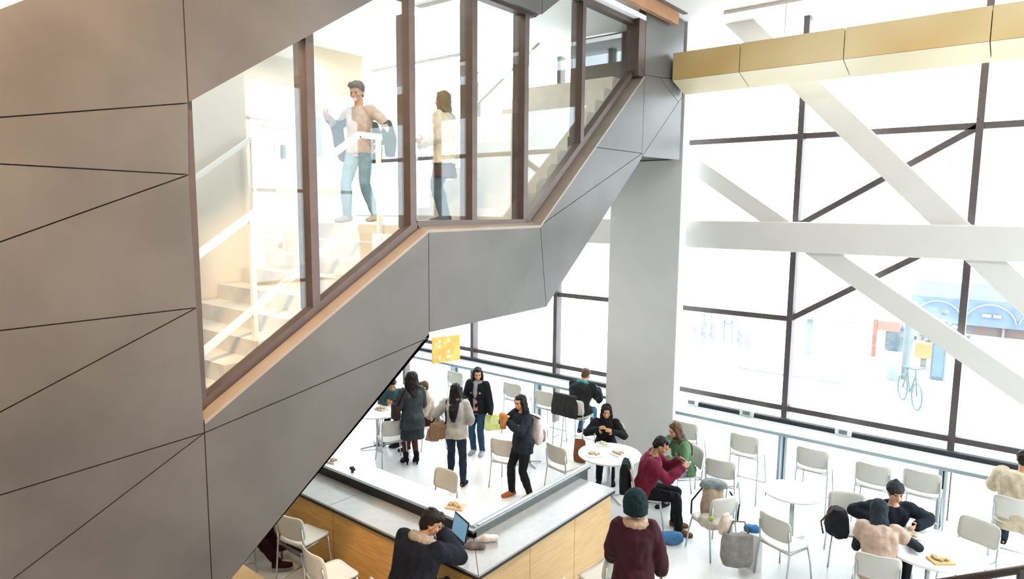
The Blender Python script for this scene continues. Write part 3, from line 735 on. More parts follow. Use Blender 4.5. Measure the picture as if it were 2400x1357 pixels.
    if coat2:      # jacket slipped off the shoulders: back panel and hanging fronts
        b = nb(); rs = []
        for z, a, yy in ((.30, .26, -.05), (.15, .27, -.10), (0, .27, -.12), (-.18, .26, -.12)):
            rs.append((P+V((0, yy, z)), V((a, 0, 0)), V((0, .05, 0))))
        loft(b, rs, 16)
        capsule(b, elb[0], wr[0]-(wr[0]-elb[0])*.1, .06, .05); capsule(b, sh[0]+sd*-.04, elb[0], .065, .062); capsule(b, elb[1], wr[1], .062, .052)
        loft(b, [(elb[0]+V((0, 0, .02)), V((.05, 0, 0)), V((0, .08, 0))), (elb[0]+V((-.03, 0, -.18)), V((.06, 0, 0)), V((0, .09, 0))), (elb[0]+V((-.12, 0, -.42)), V((.05, 0, 0)), V((0, .08, 0)))], 12)
        loft(b, [(elb[1]+V((0, 0, .0)), V((.05, 0, 0)), V((0, .08, 0))), (elb[1]+V((-.02, -.03, -.2)), V((.07, 0, 0)), V((0, .09, 0))), (elb[1]+V((.0, -.04, -.40)), V((.05, 0, 0)), V((0, .08, 0)))], 12)
        mobj('jacket', remeshed(b, .013, 2, .018, 14, seed+9), cloth(coat2), t)
    if shoes:
        for k in range(2):
            b = nb(); foot(b, k, .010, heel)
            if heel > .02: capsule(b, ank[k]+V((0, 0, .08)), ank[k], .052, .048)
            mobj('shoe', remeshed(b, .009, 1), cloth(shoes), t)
    if collar or scarf:
        b = nb(); r0 = .075 if scarf else .088; n = 14; pts = []
        for i_ in range(n+1):
            a = 2*math.pi*i_/n; pts.append(nk+sd*(.015 if scarf else -.005)+ax*math.cos(a)*(r0+.012)+fw*math.sin(a)*r0+sd*(-.02*math.sin(a)))
        for p0, p1 in zip(pts, pts[1:]): q_ = .034 if scarf else (.054 if top_t > .053 else .036); capsule(b, p0, p1, q_, q_, n=8)
        if scarf: capsule(b, nk+fw*.09, nk+fw*.135-sd*.22, .045, .038)
        mobj('scarf' if scarf else 'collar', remeshed(b, .011, 2, .012, 30, seed), cloth(scarf or collar, .7, 1.0), t)
    # ---- hair and headwear
    hm = M[hair]
    b = nb()
    if style in ('short', 'shorty'):
        ell(b, H(0, -.022, .040), (.086, .092, .088), HM); ell(b, H(0, .04, .085), (.066, .050, .034), HM); ell(b, H(0, -.055, -.01), (.072, .055, .072), HM)
        if style == 'shorty': ell(b, H(.01, .05, .092), (.075, .058, .036), HM); ell(b, H(0, -.02, .07), (.094, .09, .078), HM)
    elif style == 'bob':
        ell(b, H(0, -.022, .040), (.090, .096, .092), HM); ell(b, H(0, .035, .083), (.066, .050, .034), HM)
        loft(b, [(H(0, -.035, .04), hr*.096, hf*.075), (H(0, -.045, -.05), hr*.104, hf*.068), (H(0, -.05, -.13), hr*.110, hf*.062), (H(0, -.05, -.17), hr*.09, hf*.05)], 16)
        for k in (1, -1): capsule(b, H(k*.078, .02, .04), H(k*.088, .01, -.12), .026, .028)
    elif style == 'long':
        ell(b, H(0, -.022, .040), (.090, .096, .092), HM); ell(b, H(0, .035, .083), (.066, .050, .034), HM)
        rs = [(H(0, -.035, .04), hr*.094, hf*.074), (H(0, -.05, -.06), hr*.100, hf*.064)]
        hb = .015+max(0, top_t-.02)*1.3; bk_ = P+sd*.36-fw*(.135+hb); rs += [(H(0, -.06, -.15).lerp(bk_, .25), hr*.095, hf*.05), (bk_, ax*.080, fw*.034), (P+sd*.24-fw*(.13+hb), ax*.062, fw*.026), (P+sd*.17-fw*(.122+hb), ax*.04, fw*.018)]
        loft(b, rs, 16)
        for k in (1, -1): capsule(b, H(k*.076, .025, .04), H(k*.086, .0, -.11), .026, .032); capsule(b, H(k*.086, .0, -.11), P+sd*.33+ax*(k*.10)+fw*.07, .032, .02)
    elif style == 'big':
        ell(b, H(0, -.03, .045), (.115, .12, .115), HM)
        loft(b, [(H(0, -.04, .04), hr*.112, hf*.09), (H(0, -.06, -.07), hr*.122, hf*.085), (H(0, -.07, -.17), hr*.12, hf*.075), (P+sd*.36-fw*.12, ax*.09, fw*.045)], 16)
        for k in (1, -1): capsule(b, H(k*.09, .02, .03), H(k*.10, .0, -.12), .032, .034)
    if style != 'none': mobj('hair', remeshed(b, .011, 1, .012, 38, seed+5), hm, t)
    else: b.free()
    if beanie:
        b = nb(); ell(b, H(0, -.012, .060), (.100*bs, .112*bs, .108*bs), HM)
        loft(b, [(H(0, -.024, .022-.1*(bs-1)*3), hr*.098*bs, hf*.102*bs), (H(0, -.016, .055), hr*.104*bs, hf*.112*bs), (H(0, -.012, .07), hr*.100*bs, hf*.108*bs)], 20); ell(b, H(0, -.02, .165), (.03, .03, .024), HM)
        me = remeshed(b, .010, 2, .008, 45, seed); mobj('beanie', me, cloth(beanie, .6, 1.0), t)
    if hood:
        b = nb(); ell(b, H(0, -.030, .036), (.102, .105, .108), HM); loft(b, [(H(0, -.035, .03), hr*.10, hf*.08), (H(0, -.03, -.10), hr*.095, hf*.085), (nk+sd*.0, ax*.115, fw*.10), (nk-sd*.07, ax*.15, fw*.115)], 18)
        mobj('hood', remeshed(b, .011, 2, .010, 25, seed), cloth(hood), t)
    t['kx'] = 0; del t['kx']
    t.matrix_basis = Matrix.Translation(loc) @ Matrix.Rotation(R(A0+ang), 4, 'Z') @ Matrix.Scale(s_, 4)
    return t, dict(wr=wr, elb=elb, P=P, nk=nk, H=H, M=t.matrix_basis.copy(), sh=sh)
def W(pd, v): return pd['M'] @ V(v)

NAVY = (.008, .011, .019); BLK = (.010, .011, .014)
# on the landing
p, d = person('person in pink-grey sweater and light blue jeans on the landing, shrugging off a grey jacket', (-6.53, 5.19, 4.425), 150, 1.64, 'skin', 'hairn', 'shorty', 'm', turn=-8, hyaw=22, hpitch=12,
    RH=(.34, .20, 1.30), eR=(.6, -.2, -.6), LH=(-.36, .02, .98), eL=(-.6, -.5, 0), RF=(.10, .14, .08), LF=(-.13, -.12, .09), top=(.50, .42, .40), top_len=.08, coat2=(.045, .052, .062), pants=(.20, .32, .40), shoes=(.40, .36, .26), collar=None)
p, d2 = person('person with shoulder-length brown hair and cream cardigan standing on the stair landing', (-6.05, 6.15, 4.425), 82, 1.63, 'skin', 'hairl', 'bob', 'f', hyaw=0, turn=-15,
    RH=(-.02, .26, 1.08), LH=(-.12, .24, 1.02), top=(.62, .56, .44), top_len=.16, top_t=.034, flare=.03, skirt=(.075, .035, .018), skirt_len=.34, pants=(.06, .09, .12), shoes=(.05, .05, .055))
# the four standing women
p, w3 = person('person with big black hair, dark grey coat, brown tights and heeled black boots', (-8.57, 7.87, 0), 28, 1.68, 'skin3', 'hairb', 'big', 'f', lean=2, hyaw=15,
    RH=(.14, .26, 1.02), LH=(-.16, .24, 1.06), RF=(.08, .03, .12), LF=(-.10, .10, .12), top=(.045, .058, .062), top_len=.22, top_t=.040, flare=.03, skirt=(.035, .048, .055), skirt_len=.42, tights=(.13, .045, .032), shoes=BLK, heel=.045)
p, w4 = person('person with long black hair and light beige jacket walking away in dark jeans', (-7.45, 7.80, 0), -8, 1.69, 'skin2', 'hairb', 'long', 'f', lean=3,
    RH=(.20, .22, 1.0), LH=(-.30, .10, .95), eL=(-.8, -.5, 0), RF=(.16, -.13, .08), LF=(-.11, .10, .08), top=(.55, .50, .43), top_len=.12, top_t=.036, flare=.02, scarf=(.25, .25, .24), pants=(.014, .028, .05), shoes=BLK)
p, w5 = person('person in open black jacket and blue jeans facing us, neon yellow bag at the side', (-8.05, 9.05, 0), 160, 1.67, 'skin', 'hairb', 'long', 'f', lean=3, hyaw=25, hpitch=8,
    RH=(.12, .28, 1.10), LH=(-.30, .10, .84), top=BLK, top_len=.10, top_t=.036, inner=(.50, .27, .26), scarf=(.33, .36, .34), pants=(.03, .07, .13), shoes=(.4, .42, .45))
p, w6 = person('person in navy jacket, black trousers and tan-orange shoes lifting a paper parcel to the mouth', (-6.24, 8.08, 0), 122, 1.68, 'skin', 'hairb', 'long', 'f', lean=2, hyaw=10, hpitch=5,
    RH=(.10, .27, 1.34), eR=(.8, 0, -.6), LH=(-.05, .29, 1.30), eL=(-.8, 0, -.6), RF=(.12, .12, .08), LF=(-.13, -.07, .08), top=(.016, .022, .034), top_len=.16, top_t=.030, pants=(.008, .009, .012), shoes=(.42, .12, .055))
# seated around the tables
p, w7 = person('person with dark hair seated behind the far left table beside the grey stair', (-10.05, 8.66, 0), -165, 1.66, 'skin2', 'hairb', 'short', 'f', seat=.46, lean=22, hpitch=20,
    RH=(.12, .34, .80), LH=(-.14, .36, .80), RF=(.20, .40, .08), LF=(-.02, .52, .08), top=(.05, .10, .11), pants=BLK, shoes=BLK)
p, w7b = person('person in maroon trousers seated behind the woman in dark tights', (-9.02, 8.74, 0), 110, 1.66, 'skin', 'hairn', 'short', 'm', seat=.46, lean=12,
    RH=(.12, .34, .80), LH=(-.14, .36, .80), RF=(.12, .62, .09), LF=(-.08, .48, .08), top=(.55, .42, .36), pants=(.09, .012, .018), shoes=BLK)
p, w8 = person('person in black coat and teal scarf on a tall window chair left of the column', (-6.66, 10.34, 0), WA, 1.70, 'skin', 'hairn', 'short', 'm', seat=.75, lean=22, hpitch=12,
    RH=(.16, .44, 1.14), LH=(-.16, .44, 1.14), RF=(.14, .32, .34), LF=(-.14, .30, .34), top=(.018, .022, .022), top_len=.16, top_t=.05, collar=(.06, .34, .33), scarf=None, pants=(.06, .16, .30), shoes=BLK, wide=1.1)
p, w9 = person('person in black hood and sweater eating at the round table before the column', (-5.68, 9.72, 0), 172, 1.64, 'skin2', 'hairb', 'long', 'f', seat=.46, lean=14, hpitch=0,
    RH=(.15, .31, .95), LH=(-.13, .33, .92), eR=(.8, -.3, -.5), eL=(-.8, -.3, -.5), RF=(.10, .42, .08), LF=(-.12, .36, .08), top=BLK, hood=BLK, top_t=.03, pants=BLK, shoes=BLK)
p, w10 = person('person in maroon hoodie and black trousers seated sideways looking at a phone', (-4.26, 8.45, 0), -105, 1.84, 'skin2', 'hairb', 'short', 'm', seat=.46, lean=14, hpitch=22, turn=0,
    RH=(.08, .46, .88), LH=(-.10, .42, .92), RF=(.14, .46, .08), LF=(-.08, .40, .08), top=(.16, .012, .035), top_len=.12, top_t=.036, inner=(.14, .13, .16), pants=(.007, .008, .010), shoes=(.14, .06, .03), wide=1.12)
p, w11 = person('person with long brown hair and green sweater seated behind the maroon hoodie', (-4.18, 9.58, 0), 105, 1.66, 'skin', 'hairn', 'long', 'f', seat=.46, lean=14, hpitch=8,
    RH=(.03, .24, 1.08), eR=(.6, .3, -.8), LH=(-.14, .34, .80), RF=(.10, .42, .08), LF=(-.12, .36, .08), top=(.12, .24, .12), top_t=.034, scarf=(.10, .16, .09), pants=(.30, .32, .34), shoes=BLK)
p, w12 = person('person in maroon coat and dark green beanie standing with the back to us', (-3.04, 5.84, 0), -6, 1.68, 'skin', 'hairb', 'short', 'f', lean=3,
    RH=(.30, .12, .86), eR=(.9, -.5, 0), LH=(-.22, .26, .92), top=(.052, .012, .020), top_len=.34, top_t=.058, flare=.03, collar=(.62, .42, .30), beanie=(.010, .030, .036), pants=BLK, shoes=BLK, wide=.93, bs=1.28)
p, w13 = person('person in navy coat with pale fleece collar leaning on the bar counter', (-4.58, 4.12, 0), WA+3, 1.80, 'skin2', 'hairb', 'shorty', 'm', seat=.75, lean=26, hyaw=-42, hpitch=10,
    RH=(.12, .36, 1.27), eR=(.6, .5, -.9), LH=(-.12, .50, 1.02), RF=(.14, .30, .34), LF=(-.14, .26, .34), top=NAVY, top_len=.16, top_t=.055, collar=(.42, .35, .29), pants=BLK, shoes=BLK, wide=1.14, curl=1.0)
p, w14 = person('person in black jacket and dark cap facing us across the right round table', (-1.28, 9.20, 0), 172, 1.66, 'skin', 'hairb', 'short', 'f', seat=.46, lean=20, hpitch=-8,
    RH=(.26, .26, .86), LH=(-.24, .30, .84), eR=(.9, -.2, -.2), eL=(-.9, -.2, -.2), RF=(.10, .40, .08), LF=(-.12, .36, .08), top=NAVY, top_t=.045, pants=BLK, shoes=BLK, beanie=(.05, .05, .055), wide=1.1)
p, w15 = person('person in peach top with black hood and sleeves bending over the right table', (-1.18, 8.20, 0), -22, 1.66, 'skin', 'hairb', 'none', 'f', seat=.46, lean=26, hpitch=20,
    RH=(.34, .40, .80), LH=(-.10, .40, .80), eR=(.9, -.3, -.4), RF=(.14, .42, .08), LF=(-.10, .40, .08), top=(.58, .42, .33), sleeve=.1, top_t=.048, under=(.02, .025, .03), hood=(.025, .035, .045), pants=(.03, .04, .05), shoes=BLK)
p, w16 = person('person in cream coat on a tall chair at the right edge by the window', (0.02, 10.26, 0), WA, 1.70, 'skin', 'hairb', 'short', 'm', seat=.75, lean=14,
    RH=(.16, .44, 1.14), LH=(-.16, .44, 1.14), RF=(.14, .32, .34), LF=(-.14, .30, .34), top=(.62, .52, .38), top_len=.20, top_t=.06, pants=(.02, .035, .055), shoes=BLK, wide=1.15)
p, w17 = person('person in maroon trousers sitting at the lower left, mostly hidden by the grey stair', (-7.62, 3.98, 0), -66, 1.72, 'skin', 'hairb', 'short', 'f', seat=.75, lean=6,
    RH=(.14, .3, 1.0), LH=(-.14, .3, 1.0), RF=(.16, .50, .10), LF=(-.10, .45, .22), top=BLK, pants=(.022, .003, .008), shoes=(.05, .006, .01))

# ------------------------------------------------------------------ bags and things carried or laid down
def soft(name, rings, m, label=None, cat=None, parent=None, vox=.012, disp=.014, p=3.0, group=None, n=20, sd_=0):
    b = nb(); loft(b, rings, n, p); me = remeshed(b, vox, 2, disp, 14, sd_); me.materials.append(m); me.name = name
    o = bpy.data.objects.new(name, me); C.objects.link(o)
    if parent is not None:
        me.transform(parent.matrix_basis.inverted()); o.parent = parent
    else: tag(o, label, cat, group)
    return o
def bagrings(c, w_, d_, h_, ang, taper=.9, n=4):
    c = V(c); u = V((math.cos(R(ang)), math.sin(R(ang)), 0)); v = V((-u.y, u.x, 0)); rs = []
    for i in range(n+1):
        k = i/n; f_ = 1-(1-taper)*k; e = 1 if 0 < i < n else .86
        rs.append((c+V((0, 0, h_*k)), u*(w_/2*f_*e), v*(d_/2*f_*e*(1 if k < .8 else .7))))
    return rs
def strap(pts, m, parent, r=.012, name='strap'): return obj(name, tube(nb(), pts, r, 8), m, parent, True)
def bag(label, cat, c, w_, d_, h_, ang, m, sm, taper=.85, straps=None, name='bag', vox=.012):
    t = thing(name, label, cat, c); soft('bag_body', bagrings(c, w_, d_, h_, ang, taper), m, parent=t, vox=vox, sd_=len(label))
    for s in straps or []: strap(s, sm, t)
    return t
def fr(ang): a = R(A0+ang); return V((math.cos(a), math.sin(a), 0)), V((-math.sin(a), math.cos(a), 0))  # right, forward
tan = cloth((.30, .17, .09)); blk = cloth(BLK)
# tote of the beige jacket woman, left hip
r_, f_ = fr(-8); c = V((-7.45, 7.80, .80))-r_*.25-f_*.14
top_ = W(w4, w4['sh'][1]+V((.02, 0, .06)))
bag('black and tan shoulder bag at the hip of the woman in beige', 'bag', tuple(c), .36, .13, .28, A0+22, tan, blk, straps=[[c+r_*.12+V((0, 0, .26)), top_-f_*.06, top_, top_+f_*.08, c-r_*.12+f_*.05+V((0, 0, .26))]])
o = soft('coat', [(c-r_*.16+f_*.16+V((0, 0, -.10)), r_*.13, f_*.05), (c-r_*.12+f_*.16+V((0, 0, .08)), r_*.11, f_*.06), (c-r_*.03+f_*.18+V((0, 0, .26)), r_*.07, f_*.06)], cloth((.46, .30, .21)), 'beige coat hanging over the arm of the woman in beige', 'coat')
# dark bag of the woman with boots
r_, f_ = fr(28); c = V((-8.57, 7.87, .90))-r_*.30+f_*.02; top_ = W(w3, w3['sh'][1]+V((.02, 0, .07)))
bag('dark shoulder bag of the woman with big black hair', 'bag', tuple(c), .16, .30, .28, A0+28, cloth((.04, .025, .025)), blk, straps=[[c+f_*.1+V((0, 0, .26)), top_+f_*.07, top_, top_-f_*.07, c-f_*.1+V((0, 0, .26))]])
q = W(w3, w3['wr'][0])+f_*.07+V((0, 0, .03)); t = thing('phone', 'white phone in the hand of the woman with big black hair', 'phone', tuple(q)); b = nb(); rbox(b, q, (.075, .012, .15), Matrix.Rotation(R(40), 4, 'Z'), .004); obj('case', b, M['white'], t)
b = nb(); rbox(b, q+V((-.0045, .0055, 0)), (.066, .004, .14), Matrix.Rotation(R(40), 4, 'Z')); obj('screen', b, M['black'], t)
# neon bag
r_, f_ = fr(160); hnd = W(w5, w5['wr'][1]); c = hnd+V((0, 0, -.33))-f_*.02+r_*-.04
neon = mat('neon_yellow', (.62, .72, .12), .5, col2=(.78, .80, .45), scale=16)
bag('neon yellow patterned bag held by the woman in the open black jacket', 'bag', tuple(c), .34, .12, .30, A0+5, neon, neon, straps=[[c+r_*.08+V((0, 0, .28)), hnd+r_*.03+V((0, 0, -.04)), hnd+V((0, 0, -.05)), hnd-r_*.03+V((0, 0, -.04)), c-r_*.08+V((0, 0, .29))]])
# parcel and backpack of the navy jacket woman
a = W(w6, w6['wr'][0]); bq = W(w6, w6['wr'][1]); mid = (a+bq)/2; r_, f_ = fr(122); mid = mid+f_*.07
t = thing('paper_bag', 'orange-brown paper food bag held up by the woman in navy', 'food bag', tuple(mid-V((0, 0, .10))))
soft('bag_body', [(mid+V((0, 0, -.12)), r_*.05, f_*.035), (mid+V((0, 0, .0)), r_*.065, f_*.05), (mid+V((0, 0, .10)), r_*.075, f_*.055), (mid+V((0, 0, .13)), r_*.07, f_*.03)], cloth((.55, .24, .075)), parent=t, vox=.008, disp=.01)
c = V((-6.24, 8.08, .86))-f_*.26
t = bag('white and pink backpack worn by the woman in the navy jacket', 'backpack', tuple(c), .32, .17, .46, A0+122, cloth((.72, .66, .68)), blk, taper=.75)
soft('pocket', bagrings(c-f_*.09+V((0, 0, .02)), .26, .09, .20, A0+122), cloth((.42, .20, .19)), parent=t)
for k in (1, -1):
    s0 = W(w6, w6['sh'][0 if k == 1 else 1]); strap([c+r_*.10*k+V((0, 0, .42)), V(s0)-r_*.05*k+V((0, 0, .07)), V(s0)-r_*.05*k+f_*.10+V((0, 0, -.05)), c+r_*.15*k+f_*.22+V((0, 0, .12))], blk, t, .011)
# coat on the chair of the teal scarf person
soft('coat', [((-6.80, 10.07, .74), (.30, 0, 0), (0, .05, 0)), ((-6.78, 10.06, .95), (.29, 0, 0), (0, .06, 0)), ((-6.78, 10.08, 1.16), (.26, 0, 0), (0, .055, 0))], cloth((.030, .032, .030)), 'black coat hung over the tall chair of the person in the teal scarf', 'coat')
bag('brown bag on the floor behind the tall chair of the person in the teal scarf', 'bag', (-6.35, 9.95, .0), .26, .16, .42, 10, cloth((.26, .10, .05)), blk)
# black backpack hanging on the chair of the maroon hoodie
r_, f_ = fr(-105); c = V((-4.26, 8.45, .50))-f_*.29
bag('black jacket bundled on the chair back behind the maroon hoodie', 'jacket', tuple(c), .40, .17, .46, A0-105, blk, blk, name='bundled_jacket')
q = (V(W(w10, w10['wr'][0]))+V(W(w10, w10['wr'][1])))/2+f_*.09+V((0, 0, .02)); b = nb(); rbox(b, q, (.08, .15, .012), Matrix.Rotation(R(A0-105), 4, 'Z') @ Matrix.Rotation(R(35), 4, 'X'), .004)
t = thing('phone', 'pale phone held by the person in the maroon hoodie', 'phone', tuple(q)); obj('case', b, M['steel'], t)
# fleece and bags on the loaded chair
t = bag('beige and grey backpack standing on the loaded chair beside the maroon hoodie', 'backpack', (-3.26, 8.50, .465), .36, .24, .46, A0+20, cloth((.46, .36, .26)), blk, taper=.7, straps=[[(-3.42, 8.52, .80), (-3.52, 8.40, .62), (-3.48, 8.30, .48)], [(-3.08, 8.62, .80), (-2.93, 8.58, .66), (-2.90, 8.46, .48)]])
soft('top_flap', [((-3.26, 8.50, .86), V((.17, .10, 0)), V((-.05, .09, 0))), ((-3.26, 8.50, .93), V((.14, .085, 0)), V((-.05, .08, 0))), ((-3.26, 8.50, .96), V((.09, .05, 0)), V((-.03, .05, 0)))], cloth((.22, .25, .24)), parent=t)
soft('folded_coat', bagrings((-3.12, 8.20, .47), .42, .36, .12, A0+18, .85), cloth((.55, .50, .42)), 'pale beige folded coat lying on the loaded chair below the backpack', 'coat')
o = obj('apple', ell(nb(), (-3.10, 8.06, .62), (.034, .034, .032)), mat('green_apple', (.28, .45, .08), .35, col2=(.36, .50, .12), scale=20), None, True); tag(o, 'small green apple on the folded coat', 'apple')
o = soft('paper_wrapper', bagrings((-2.90, 8.02, .50), .22, .14, .26, A0+30, .6), cloth((.78, .62, .52)), 'crumpled pink-beige paper wrapper on top of the grey bag', 'wrapper', sd_=3)
t = bag('grey shopping bag standing right of the loaded chair', 'bag', (-2.72, 7.98, .14), .40, .16, .42, A0-8, cloth((.30, .28, .26)), cloth((.25, .22, .2)), taper=1.0, straps=[[(-2.82, 7.9, .55), (-2.78, 7.95, .72), (-2.66, 8.03, .72), (-2.62, 8.08, .55)]], name='shopping_bag')
o = soft('blue_towel', bagrings((-3.72, 8.22, .02), .34, .18, .14, A0, .9), cloth((.08, .22, .45)), 'blue cloth bundle on the floor by the brown shoes', 'cloth', sd_=8)
o = soft('blue_pouch', bagrings((-2.66, 8.33, .48), .20, .12, .08, A0-10, .9), cloth((.04, .17, .36)), 'small blue pouch on a white box right of the loaded chair', 'pouch', sd_=9)
o = obj('box', B((-2.78, 8.24, .0), (-2.54, 8.42, .48), bev=.01), M['white']); tag(o, 'white cardboard box under the small blue pouch', 'box')
# backpack of the dark cap person, phone on table and food
t = bag('black backpack with brown strap leaning beside the person in the dark cap', 'backpack', (-1.80, 8.98, .46), .22, .34, .36, A0+15, cloth((.016, .018, .022)), cloth((.10, .05, .04)), taper=.8, straps=[[(-1.92, 8.82, .50), (-1.95, 8.80, .66), (-1.84, 8.90, .83)]])
def tray(label, c, ang, col, food):
    t = thing('food_tray', label, 'food', c, 0, None); x, y, z = c; rm = Matrix.Rotation(R(ang), 4, 'Z')
    b = nb(); rbox(b, (x, y, z+.012), (.24, .17, .022), rm, .008); obj('tray', b, col, t)
    b = nb(); random.seed(len(label))
    for k in range(9): ell(b, (x+random.uniform(-.08, .08), y+random.uniform(-.05, .05), z+.035), (.028, .022, .018), seg=8)
    obj('food', b, food, t, True); return t
pal = mat('kraft_paper', (.62, .50, .34), .7, col2=(.55, .43, .28), scale=9); fod = mat('food_beige', (.60, .44, .26), .7, col2=(.40, .26, .14), scale=20); sal = mat('salad', (.45, .55, .22), .6, col2=(.65, .6, .42), scale=25)
tray('kraft takeaway box with food on the long white table top behind the laptop', (-5.42, 5.68, .93), 20, pal, fod)
tray('takeaway tray at the left end of the long white table top', (-7.85, 5.62, .93), 10, M['white'], fod)
tray('salad bowl in front of the woman in the black hood', (-5.42, 9.20, .74), 30, M['white'], sal)
tray('takeaway food in the middle of the table before the column', (-5.02, 8.98, .74), -20, M['white'], fod)
tray('paper plate with scraps at the near side of the table before the column', (-5.28, 8.70, .74), 50, M['white'], fod)
tray('takeaway box on the right round table beside the peach top', (-.98, 8.90, .74), 10, M['white'], pal)
tray('orange snack on the right round table at the edge', (-.62, 8.45, .74), 40, mat('orange_snack', (.72, .38, .14), .6), fod)
tray('lunch on the far left table by the grey stair', (-9.72, 8.12, .74), 0, pal, fod)
t = thing('gift_cross', 'small black cross-shaped card stand on the long white table top', 'card stand', (-7.28, 5.55, .93))
b = nb(); rbox(b, (-7.28, 5.55, .975), (.035, .03, .09), None, .004); rbox(b, (-7.28, 5.55, .985), (.10, .03, .035), None, .004); obj('stand', b, M['black'], t)
# laptop
t = thing('laptop', 'open dark laptop on the bar counter in front of the man in navy', 'laptop', (-4.98, 4.98, .956))
rm = Matrix.Rotation(R(-20), 4, 'Z'); cc = V((-4.86, 4.99, .965))
b = nb(); rbox(b, cc, (.34, .23, .018), rm, .005); obj('keyboard_base', b, M['black'], t)
lid = cc+rm @ V((0, .135, .115)); b = nb(); rbox(b, lid, (.34, .012, .24), rm @ Matrix.Rotation(R(-12), 4, 'X'), .004); s_o = obj('screen_lid', b, M['black'], t)
b = nb(); rbox(b, lid+rm @ V((0, -.0075, 0)), (.31, .003, .205), rm @ Matrix.Rotation(R(-12), 4, 'X')); ms = emis('screen_glow', (.10, .22, .34), .8); obj('display', b, ms, t)
t = thing('headphones', 'white rolled cloth and grey pouch at the corner of the bar counter', 'pouch', (-4.45, 5.30, .956)); t.name = 'pouch'
soft('roll', [((-4.60, 5.16, .995), (0, .03, 0), (0, 0, .03)), ((-4.52, 5.24, 1.0), (-.02, .03, 0), (0, 0, .04)), ((-4.44, 5.32, .995), (-.02, .02, 0), (0, 0, .03))], cloth((.75, .72, .70)), parent=t, vox=.008)
soft('pouch_body', bagrings((-4.55, 5.06, .955), .26, .13, .05, 30, .85), cloth((.14, .12, .115)), parent=t, vox=.009, sd_=5)
# hanging sign
t = thing('hanging_sign', 'orange and yellow square sign with pale lettering hanging above the far tables', 'sign', (-7.5, 7.64, 2.1))
so = mat('sign_orange', (.90, .52, .10), .5, col2=(.92, .70, .18), scale=7, lo=.4, hi=.6)
rz = Matrix.Rotation(R(74), 4, 'Z'); b = nb(); rbox(b, (-7.5, 7.64, 2.32), (.52, .02, .43), rz, .004); obj('board', b, so, t)
b = nb()
for i in range(4):
    for j in range(2):
        if (i+j) % 3 != 2: rbox(b, V((-7.5, 7.64, 2.32))+rz @ V((-.13+.17*j, -.013, .14-.09*i)), (.05+.03*((i*j) % 2), .004, .05), rz)
obj('lettering', b, mat('lettering_pale', (.92, .86, .62), .6), t)
for k in (-1, 1): a = V((-7.5, 7.64, 2.53))+rz @ V((.2*k, 0, 0)); obj('hanging_wire', tube(nb(), [a, a+V((0, 0, 1.55))], .004), M['steel'], t)
# handrail at the lower right edge, close to the viewpoint
t = thing('handrail', 'dark brown handrail rising across the lower right corner', 'handrail', (-.05, 3.0, 3.2))
a, c = V((-.36, 2.72, 3.180)), V((.42, 3.38, 3.350)); obj('rail', tube(nb(), [a, c], .015, 16), M['frame'], t, True)
obj('bracket', tube(nb(), [(.03, 3.04, 3.27), (.03, 3.04, 3.21), (.05, 3.02, 3.17)], .014), M['railg'], t, True); obj('post', tube(nb(), [(.05, 3.02, 3.18), (.05, 3.02, 2.2)], .012), M['steel'], t, True)
o = soft('scarf', bagrings((-.30, 7.30, .0), .42, .22, .45, A0+10, .5), cloth((.35, .03, .10)), 'magenta bag on the floor just above the brown handrail', 'bag', sd_=2); o.name = 'bag'

# ------------------------------------------------------------------ the street outside
def stm(n, c, c2=None):
    k = 1.0 if n.startswith(('facade', 'win_', 'pane', 'bark')) else .62
    return mat(n, tuple(x*k for x in c), .7, col2=tuple(x*k for x in (c2 or tuple(x*.85 for x in c))), scale=3)
GZ = -.3
t = thing('awning_stall', 'market stall with a long blue patterned awning outside, seen at the right', 'stall', (-1.2, 33, GZ))
b = nb(); prism(b, [(32.0, .12), (32.1, 1.15), (34.5, 1.6), (34.5, 1.5), (32.2, 1.05), (32.1, .12)], 'X', -4.2, 3.5); obj('awning', b, stm('awning_blue', (.115, .165, .27), (.16, .21, .31)), t)
b = nb()
for k in range(5):
    cxx = -3.2+1.75*k; pts = [(cxx+.85*math.cos(R(a)), 31.97, 0.16+.85*math.sin(R(a))) for a in range(10, 171, 16)]; tube(b, pts, .025, 6)
obj('awning_arcs', b, stm('arc_pale', (.30, .36, .45)), t)
b = nb()
for x0, x1 in ((-1.72, -1.42), (-1.36, -1.10)): box(b, (x0, 31.96, .50), (x1, 31.99, .62))
obj('awning_lettering', b, stm('lettering_white', (.5, .5, .5)), t)
b = nb(); box(b, (-3.9, 32.4, GZ), (3.2, 33.2, .05)); obj('stall_table', b, stm('stall_goods', (.22, .20, .20), (.30, .17, .14)), t)
for x in (-4.0, -1, 3.2): obj('post', B((x-.04, 32.2, GZ), (x+.04, 32.28, 1.1)), stm('post_pale', (.3, .32, .34)), t)
t = thing('stall_frame', 'orange post and canopy of a small stall outside', 'stall', (-4.1, 25.2, GZ))
obj('post', B((-4.34, 25.08, GZ), (-4.22, 25.2, .95)), stm('orange_post', (.36, .17, .12)), t); obj('canopy', B((-4.34, 25.1, .62), (-3.55, 25.8, .95)), stm('orange_canopy', (.38, .22, .18)), t)
obj('goods', B((-4.0, 25.3, -.1), (-3.2, 25.9, .75), bev=.1), stm('goods_grey', (.10, .14, .17), (.26, .30, .31)), t)
